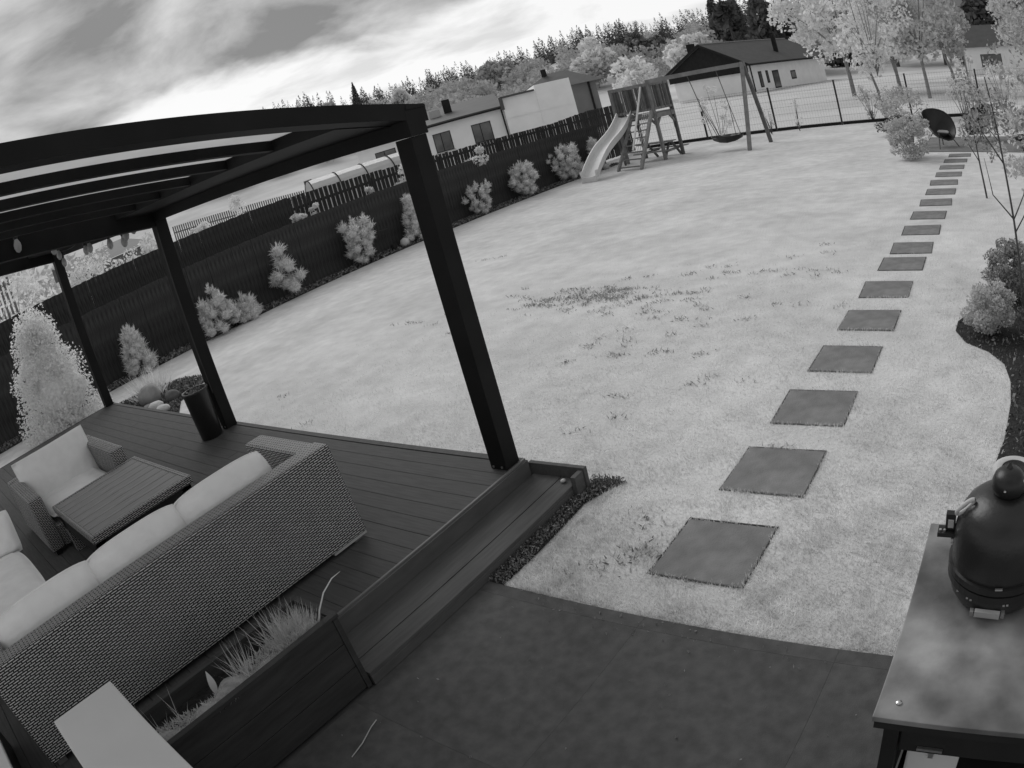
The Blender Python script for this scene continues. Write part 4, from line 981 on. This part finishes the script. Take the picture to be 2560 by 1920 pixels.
for f, u in ((.42, -.46), (.72, .40)):
    tp = bt(f); md = tp.lerp(cS + Vector((u, 0, .1)), .55)
    part('rope', MB().tube([tp, md], .014, 5), 'rope', ns_)
    for w in (-.2, .2): part('rope', MB().tube([md, cS + Vector((u * .9, w, .06))], .011, 5), 'rope', ns_)
rp_ = bt(.16); solo('hanging_rope', MB().tube([rp_, rp_ + Vector((.02, 0, -.9)), rp_ + Vector((.03, 0, -1.5))], .012, 5), 'rope', 'short rope hanging from the swing beam beside the tower', 'rope', tuple(rp_))
# picnic table under the tower
pc = thing('picnic_table', 'small wooden picnic table standing under the play tower', 'picnic table', (-10.35, 20.75, 0))
for k in range(4): part('top_board', MB().bar((-11.0, 20.55 + k * .12, .52 ), (-9.75, 20.42 + k * .12, .52), .105, .03), 'timber', pc)
for s in (-.38, .75): 
    for k in range(2): part('bench_board', MB().bar((-11.0, 20.55 + s + k * .1, .28), (-9.55, 20.40 + s + k * .1, .28), .09, .03), 'timber', pc)
for xx in (-10.8, -9.95): part('leg', MB().bar((xx, 20.15, 0), (xx, 20.72, .5), .05, .07).bar((xx + .052, 21.3, 0), (xx + .052, 20.75, .5), .05, .07).bar((xx + .104, 20.1, .25), (xx + .104, 21.4, .25), .04, .07), 'timber_dark', pc)

# ------------------------------------------------------------------ mesh fence at the end of the lawn
mf = thing('mesh_fence', 'thin dark wire mesh fence closing the far end of the lawn', 'fence', (-4, 25.1, 0))
fy = lambda xx: 25.0 + (xx + 10.4) * .07
PXs = [-13.0, -10.4, -7.69, -5.2, -2.55, .1, 2.7]
for a in PXs: part('post', MB().box(a - .03, a + .03, fy(a) - .03, fy(a) + .03, 0, 1.63), 'black', mf)
for a, b in zip(PXs[:-1], PXs[1:]):
    w_ = MB()
    for z in (.12, .35, .6, .85, 1.1, 1.35, 1.58): w_.tube([(a + .035, fy(a + .035) + .035, z), (b - .035, fy(b - .035) + .035, z)], .003, 4)
    k = int((b - a) / .1)
    for i in range(1, k): xx = a + (b - a) * i / k; w_.tube([(xx, fy(xx) + .039, .1), (xx, fy(xx) + .039, 1.6)], .0018, 3)
    part('mesh_panel', w_, 'black', mf, kind='stuff'); part('plinth_board', MB().bar((a + .04, fy(a + .04), .06), (b - .04, fy(b - .04), .06), .04, .11), 'wall_black', mf)
def fence_plant(lb, loc, h, r, sd_, n=420, mat='leaf_pale'): leafy('fence_shrub', lb, loc, h, r, sd_, n, .045, mat, 'shrub', 'young shrubs along the mesh fence', 'ball', None, 16, 0, 9)
fence_plant('pale multi stemmed shrub just right of the play tower', (-9.3, 23.6, 0), 2.0, .55, 110, 900)
fence_plant('sparse young shrub between swing leg and mesh fence', (-7.6, 24.2, 0), 1.1, .22, 111, 160)
fence_plant('thin young shrub at the mesh fence right of the swing', (-6.6, 24.4, 0), 1.25, .16, 112, 110)
fence_plant('sparse shrub against the mesh fence near the trees', (-4.1, 25.9, 0), 1.3, .5, 113, 500, 'leaf_mid')
leafy('hedge_shrub', 'grey rounded shrub behind the terrace bush by the mesh fence', (-2.7, 24.2, 0), 1.25, .8, 114, 1600, .05, 'leaf_mid', 'shrub')
fence_plant('pale slender shrub behind the shell chairs', (-.55, 24.0, 0), 2.1, .45, 115, 700)
fence_plant('pale loose shrub right of the shell chairs', (.9, 22.5, 0), 2.0, .6, 116, 900)

# ------------------------------------------------------------------ trees beyond the mesh fence
def tree(label, loc, h, r, seed, n, size, mat, th, tr=.12, group='leafy trees beyond the mesh fence', clumps=46, bark='bark_pale', shape='ball', name='leafy_tree'):
    return leafy(name, label, loc, h, r, seed, n, size, mat, 'tree', group, shape, (tr, th), clumps, 0, 5, bark)
tree('big soft pale tree covering the end of the dark roofed house', (-8.2, 46.0, 0), 9.5, 3.6, 121, 9000, .16, 'leaf_pale', 2.6, .16)
tree('slim pale tree just beyond the mesh fence behind the round bush', (-3.62, 26.2, 0), 5.6, 1.5, 122, 4200, .08, 'leaf_pale', 2.0, .06)
tree('pale tree with leaning trunk in the field behind the mesh fence', (-4.7, 43.5, 0), 8.5, 3.0, 123, 7000, .15, 'leaf_pale', 2.4, .12)
tree('broad mid grey tree behind the shell chairs', (-2.6, 38.0, 0), 8.0, 2.3, 124, 6500, .13, 'leaf_mid', 2.2, .11)
tree('loose tree at the top right corner of the view', (2.75, 22.5, 0), 6.2, 1.6, 125, 5200, .07, 'leaf_mid', 1.3, .07)
tree('tall soft tree in the background right of the big pale tree', (-6.6, 60.0, 0), 11.5, 3.6, 126, 6000, .2, 'leaf_mid', 2.5, .16)
tree('grey tree just left of the small far house at the right', (-1.4, 52.0, 0), 8.2, 2.2, 127, 5000, .15, 'leaf_mid', 2.0, .12)
tree('grey tree beside the small far house at the right edge', (6.2, 46.0, 0), 10.0, 3.0, 128, 6000, .16, 'leaf_mid', 1.6, .14)
tree('thin tiered young conifer behind the shell chairs', (-.2, 27.2, 0), 3.2, .5, 129, 500, .06, 'leaf_mid', .4, .025, clumps=26, shape='cone', name='young_conifer')
# ------------------------------------------------------------------ houses
def frame_axes(az, Rr):
    a = R_(az); f = Vector((math.sin(a), math.cos(a), 0)); r = Vector((math.cos(a), -math.sin(a), 0)); return f * Rr, r, f
def house_box(par, name, mat, c, r, f, u0, u1, d0, d1, z0, z1):
    P = [c + r * u + f * d_ for u, d_ in ((u0, d0), (u1, d0), (u1, d1), (u0, d1))]
    return part(name, MB().hexa([(p.x, p.y, z0) for p in P] + [(p.x, p.y, z1) for p in P]), mat, par)
def window(par, c, r, f, u0, u1, z0, z1, d=-.0, split=.45, label=None):
    w = house_box(par, 'window', 'wall_black', c, r, f, u0, u1, d - .012, d + .1, z0, z1)
    def sub(nm, mt, a, b, p, q, dd): 
        P = [c + r * uu + f * d2 for uu, d2 in ((a, dd - .02), (b, dd - .02), (b, dd), (a, dd))]
        return part(nm, MB().hexa([(v.x, v.y, p) for v in P] + [(v.x, v.y, q) for v in P]), mt, w)
    m = u0 + (u1 - u0) * split; t = .05
    sub('pane', 'pane', u0 + t, m - t / 2, z0 + t, z1 - t, d - .014); sub('pane', 'pane', m + t / 2, u1 - t, z0 + t, z1 - t, d - .014)
    sub('sill', 'chalk', u0 - .08, u1 + .08, z0 - .06, z0 - .001, d - .03)
    return w
c, r, f = frame_axes(-40, 45)
h1 = thing('flat_house', 'low white rendered house with dark flat roof behind the fence', 'house', (c.x, c.y, 0))
house_box(h1, 'wall', 'wall_white', c, r, f, -7.4, 1.95, 0, 8, 0, 3.16)
house_box(h1, 'wall', 'wall_white', c, r, f, 1.955, 4.05, -.5, 8, 0, 3.72); house_box(h1, 'wall', 'wall_white', c, r, f, 4.055, 6.25, -.52, 8.2, 0, 4.08)
P = lambda u, d_, z: tuple((c + r * u + f * d_) + Vector((0, 0, z)))
part('roof', MB().hexa([P(-7.8, -.45, 3.17), P(1.9, -.45, 3.17), P(1.9, 7, 4.35), P(-7.8, 7, 4.35), P(-7.8, -.45, 3.30), P(1.9, -.45, 3.30), P(1.9, 7, 4.5), P(-7.8, 7, 4.5)]), 'roof', h1)
part('roof_edge', MB().bar(P(1.9, -.6, 3.78), P(4.0, -.6, 3.78), .3, .12).bar(P(1.9, -.75, 3.0), P(1.9, -.75, 3.8), .16, .16), 'roof', h1)
part('gutter', MB().bar(P(-7.8, -.5, 3.16), P(1.88, -.5, 3.16), .10, .10), 'wall_black', h1); part('downpipe', MB().tube([P(1.8, -.2, 3.1), P(1.85, -.12, .4)], .05, 6), 'wall_black', h1)
part('wall_ledge', MB().bar(P(1.9, -.54, 2.42), P(6.25, -.56, 2.42), .05, .035), 'wall_white', h1)
part('chimney', MB().bar(P(-1.4, 3, 3.6), P(-1.4, 3, 4.75), .5, .5, (r.x, r.y, 0)), 'wall_black', h1); part('roof_unit', MB().bar(P(-2.6, 2.4, 3.95), P(-1.9, 2.4, 3.95), .4, .5), 'chalk', h1)
window(h1, c, r, f, -2.62, -1.52, 1.42, 2.64); window(h1, c, r, f, -.22, .98, 1.36, 2.58); window(h1, c, r, f, -6.3, -5.0, 1.3, 2.55)
c2, r2, f2 = frame_axes(-33, 63)
P2 = lambda u, d_, z: tuple((c2 + r2 * u + f2 * d_) + Vector((0, 0, z)))
h3 = thing('hip_roof_house', 'grey house with low dark hip roof rising behind the white one', 'house', (c2.x, c2.y, 0))
part('wall', MB().hexa([P2(-3, 0, 0), P2(3.2, 0, 0), P2(3.2, 7, 0), P2(-3, 7, 0), P2(-3, 0, 4.2), P2(3.2, 0, 4.2), P2(3.2, 7, 4.2), P2(-3, 7, 4.2)]), 'wall_grey', h3)
part('roof', MB().add([P2(-3.8, -.7, 4.1), P2(3.9, -.7, 4.1), P2(3.9, 7.7, 4.1), P2(-3.8, 7.7, 4.1), P2(-.6, 3.5, 5.75), P2(1.0, 3.5, 5.75)], [(3, 2, 1, 0), (0, 1, 5, 4), (1, 2, 5), (2, 3, 4, 5), (3, 0, 4)]), 'roof', h3)
part('downpipe', MB().tube([P2(2.6, -.1, 4.1), P2(2.6, -.1, 0)], .09, 6), 'wall_black', h3); part('chimney', MB().bar(P2(-.9, 3, 5.2), P2(-.9, 3, 6.2), .35, .35, (1, 0, 0)), 'wall_black', h3)
# gabled house behind the swing
p0 = Vector((-25.6, 77.9, 0)); u = Vector((-.975, .22, 0)); w = Vector((.22, .975, 0))
G3 = lambda a, b, z: tuple(p0 + u * a + w * b + Vector((0, 0, z)))
h2 = thing('gable_house', 'long house with dark timber gable and grey tiled roof behind the swing', 'house', tuple(p0))
part('wall', MB().hexa([G3(10.6, 0, 0), G3(0, 0, 0), G3(0, 21, 0), G3(10.6, 21, 0), G3(10.6, 0, 3.3), G3(0, 0, 3.3), G3(0, 21, 3.3), G3(10.6, 21, 3.3)]), 'wall_white', h2)
part('gable', MB().add([G3(11.2, -.35, 3.31), G3(-.5, -.35, 3.31), G3(-.5, -.30, 3.31), G3(11.2, -.30, 3.31), G3(5.35, -.35, 6.35), G3(5.35, -.30, 6.35)], [(0, 1, 4), (3, 5, 2), (0, 3, 2, 1), (1, 2, 5, 4), (0, 4, 5, 3)]), 'wall_black', h2)
part('porch_wall', MB().hexa([G3(11.0, -.34, 2.5), G3(-.3, -.34, 2.5), G3(-.3, -.31, 2.5), G3(11.0, -.31, 2.5), G3(11.0, -.34, 3.305), G3(-.3, -.34, 3.305), G3(-.3, -.31, 3.305), G3(11.0, -.31, 3.305)]), 'wall_black', h2)
for sg in (1, -1):
    e = 11.5 if sg == 1 else -.8
    part('roof_slope', MB().hexa([G3(e, -.7, 3.22), G3(5.35, -.7, 6.38), G3(5.35, 21.5, 6.38), G3(e, 21.5, 3.22), G3(e, -.7, 3.42), G3(5.35, -.7, 6.62), G3(5.35, 21.5, 6.62), G3(e, 21.5, 3.42)]), 'roof', h2)
part('verge_board', MB().bar(G3(11.6, -.78, 3.3), G3(5.35, -.78, 6.5), .12, .26), 'wall_black', h2); part('verge_board', MB().bar(G3(-.8, -.78, 3.3), G3(5.35, -.78, 6.5), .12, .26), 'wall_black', h2)
part('ridge_cap', MB().bar(G3(5.35, -.7, 6.66), G3(5.35, 21.5, 6.66), .2, .12), 'stone', h2)
part('gutter', MB().bar(G3(-.85, -.7, 3.25), G3(-.85, 21.5, 3.25), .16, .16), 'wall_black', h2)
part('chimney', MB().bar(G3(7.9, 1.5, 4.6), G3(7.9, 1.5, 7.0), .8, .8, (1, 0, 0)), 'wall_black', h2); part('chimney', MB().bar(G3(1.6, 11, 4.6), G3(1.6, 11, 6.9), .5, .5, (1, 0, 0)), 'wall_black', h2)
for b0, b1, z0_, z1_, nm in ((2.2, 3.0, .5, 2.4, 'window'), (4.0, 4.6, .9, 2.4, 'window'), (5.6, 7.2, .12, 2.3, 'door'), (10.4, 11.8, .9, 2.0, 'window')):
    dd = part(nm, MB().hexa([G3(0, b0, z0_), G3(-.03, b0, z0_), G3(-.03, b1, z0_), G3(0, b1, z0_), G3(0, b0, z1_), G3(-.03, b0, z1_), G3(-.03, b1, z1_), G3(0, b1, z1_)]), 'wall_black', h2)
    part('pane', MB().hexa([G3(-.031, b0 + .15, z0_ + .15), G3(-.04, b0 + .15, z0_ + .15), G3(-.04, b1 - .15, z0_ + .15), G3(-.031, b1 - .15, z0_ + .15), G3(-.031, b0 + .15, z1_ - .15), G3(-.04, b0 + .15, z1_ - .15), G3(-.04, b1 - .15, z1_ - .15), G3(-.031, b1 - .15, z1_ - .15)]), 'pane', dd)
part('downpipe', MB().tube([G3(-.1, .6, 3.2), G3(-.1, .6, .1)], .07, 6), 'wall_black', h2)
# small far house at the right
c4, r4, f4 = frame_axes(2.0, 72); P4 = lambda a, b, z: tuple((c4 + r4 * a + f4 * b) + Vector((0, 0, z)))
h4 = thing('far_house', 'small pale house with dark roof half hidden by trees at the right', 'house', (c4.x, c4.y, 0))
part('wall', MB().hexa([P4(-3, 0, 0), P4(4, 0, 0), P4(4, 6, 0), P4(-3, 6, 0), P4(-3, 0, 2.7), P4(4, 0, 2.7), P4(4, 6, 2.7), P4(-3, 6, 2.7)]), 'wall_white', h4)
part('roof', MB().add([P4(-3.5, -.5, 2.65), P4(4.5, -.5, 2.65), P4(4.5, 6.5, 2.65), P4(-3.5, 6.5, 2.65), P4(-3.5, 3, 4.9), P4(4.5, 3, 4.9)], [(3, 2, 1, 0), (0, 1, 5, 4), (1, 2, 5), (2, 3, 4, 5), (3, 0, 4)]), 'roof', h4)
window(h4, c4, r4, f4, -1.3, .9, .75, 1.95)
# polytunnel and bare frame posts
gh = thing('polytunnel', 'white plastic greenhouse tunnel behind the fence under the pergola', 'greenhouse', (-20.8, 17.0, 0))
d1 = Vector((.45, .89, 0)); d2 = Vector((-.89, .45, 0)); o3 = Vector((-22.0, 16.2, 0)); m_ = MB(); n = 12; L = 4.2
for q in (0, L):
    for k in range(n + 1): a = math.pi * k / n; p = o3 + d1 * q + d2 * (1.15 * math.cos(a)); m_.v.append((p.x, p.y, 1.05 * math.sin(a) + 1.15))
for k in range(n): m_.f.append((k, n + 1 + k, n + 2 + k, k + 1))
m_.f.append(tuple(range(n, -1, -1))); m_.f.append(tuple(range(n + 1, 2 * n + 2)))
part('film', m_, 'plastic_film', gh, smooth=False)
part('base_wall', MB().hexa([tuple(o3 + d1 * a + d2 * b + Vector((0, 0, z))) for z in (0, 1.149) for a, b in ((0, -1.15), (L, -1.15), (L, 1.15), (0, 1.15))]), 'plastic_film', gh)
for q in range(5):
    a0 = q * L / 4; pts_ = [o3 + d1 * a0 + d2 * (1.17 * math.cos(math.pi * k / n)) + Vector((0, 0, 1.07 * math.sin(math.pi * k / n) + 1.15)) for k in range(n + 1)]
    part('rib', MB().tube(pts_, .022, 5), 'wall_black', gh)
# ------------------------------------------------------------------ wooded hill
def far_tree_geo(x, y, h, r, g_, kind, n):
    z = float(terrain_z(np.array(x), np.array(y)))
    if kind == 'fir':
        t = g_.uniform(0, 1, n) ** 1.5; a = g_.uniform(0, 6.283, n); q = r * (1 - t) ** .85 * np.sqrt(g_.uniform(.15, 1, n))
        C = np.c_[x + q * np.cos(a), y + q * np.sin(a), z + h * (.04 + .96 * t)]
        return quads(C, h * .05 * (1.15 - t * .75), g_, aspect=.5)
    u_ = ball_pts(9, g_, .4); cl = np.c_[x + u_[:, 0] * r * .8, y + u_[:, 1] * r * .8, z + h * .55 + u_[:, 2] * h * .36]
    i = g_.integers(0, 9, n); C = cl[i] + ball_pts(n, g_, .3) * r * .48
    return quads(C, h * .07, g_)
g_ = np.random.default_rng(200)
# ridge: conifers that read as one saw-toothed mass
geo = []
for k in range(640):
    az = g_.uniform(-62, 8); rr0 = g_.uniform(280, 345); a = math.radians(az); h = g_.uniform(7.5, 12.5) * (1 + .25 * (az > -18))
    geo.append(far_tree_geo(rr0 * math.sin(a), rr0 * math.cos(a), h, h * .25, g_, 'fir', 200))
V, F = cat_geo(geo); fo = big('conifer_wood', V, F, 'needle_far', None, (-170, 270, 0), 'stuff'); tag(fo, 'dark saw toothed conifer wood along the hill ridge', 'wood')
geo = []
for k in range(420):
    az = g_.uniform(-62, 6); rr0 = g_.uniform(150, 236); a = math.radians(az); h = g_.uniform(5, 8.5)
    geo.append(far_tree_geo(rr0 * math.sin(a), rr0 * math.cos(a), h, h * .5, g_, 'round', 240))
V, F = cat_geo(geo); fo = big('broadleaf_wood', V, F, 'leaf_far', None, (-120, 190, 0), 'stuff'); tag(fo, 'mid grey broadleaf wood and scrub on the hillside', 'wood')
# trees on the hill that stand out singly
def hill_tree(lb, az, rr0, h, r, kind, mat, sd_, n=1400, group='single trees on the hillside'):
    a = math.radians(az); x, y = rr0 * math.sin(a), rr0 * math.cos(a); z = float(terrain_z(np.array(x), np.array(y))); q = np.random.default_rng(sd_)
    t = thing('hill_tree', lb, 'tree', (x, y, z), group)
    part('trunk', MB().tube([(x, y, z - .2), (x, y, z + h * .5), (x, y, z + h * .85)], [h * .022, h * .016, h * .005], 6), 'bark', t)
    V, F = far_tree_geo(x, y, h, r, q, kind, n); big('crown', V, F, mat, t)
hill_tree('tall pale birch on the hill above the corner post', -45.2, 190, 11.5, 3.8, 'round', 'leaf_pale', 1)
hill_tree('broad pale tree on the hill above the white house', -37.2, 200, 11, 5.5, 'round', 'leaf_far', 2)
hill_tree('rounded pale tree on the hill left of the timber gable', -29.9, 165, 11.5, 5.2, 'round', 'leaf_pale', 3)
hill_tree('pale bush like tree just left of the timber gable house', -26.9, 110, 6.5, 4.6, 'round', 'leaf_pale', 4)
hill_tree('darker broad tree behind the timber gable chimney', -25.6, 180, 11.5, 5.5, 'round', 'leaf_dark', 5)
hill_tree('pale twin tree right behind the gable house ridge', -22.2, 125, 10, 4.4, 'round', 'leaf_pale', 6)
hill_tree('tall dark conifer with open crown above the house ridge', -19.6, 190, 19, 3.4, 'fir', 'needle_far', 7)
hill_tree('dark conifer group leader right of the house ridge', -17.9, 170, 18, 3.4, 'fir', 'needle_far', 8)
hill_tree('broad topped dark pine left of the tallest conifer', -18.6, 150, 16, 4.0, 'round', 'needle_far', 9)
hill_tree('tallest dark conifer beside the far end of the gable house', -16.0, 125, 19, 4.6, 'fir', 'needle_far', 10, 2200)
hill_tree('dark conifer behind the small chimney of the gable house', -14.2, 130, 18, 4.6, 'fir', 'needle_far', 11, 2200)
hill_tree('pale rounded tree above the right end of the gable roof', -12.6, 118, 10.5, 4.0, 'round', 'leaf_pale', 12)
hill_tree('tall dark background conifer behind the big pale tree', -9.5, 135, 19, 5.0, 'fir', 'needle_far', 13, 2200)
hill_tree('tall grey background tree right of centre behind the pale trees', -6.0, 120, 17, 6.5, 'round', 'leaf_far', 14, 2200)
hill_tree('tall grey background tree left of the small far house', -2.0, 115, 17, 6.5, 'round', 'leaf_far', 15, 2200)
hill_tree('dark conifer above the roof of the small far house', 1.6, 110, 17, 4.5, 'fir', 'needle_far', 16, 2200)
hill_tree('tall grey background tree in the top right corner', 5.5, 112, 17, 6.5, 'round', 'leaf_far', 17, 2200)
hill_tree('pale tree on the hill at the left end of the ridge', -50.5, 210, 9.5, 4.2, 'round', 'leaf_far', 18)
hill_tree('narrow dark spruce standing on the ridge left of the birch', -48.2, 280, 14, 2.6, 'fir', 'needle_far', 19)
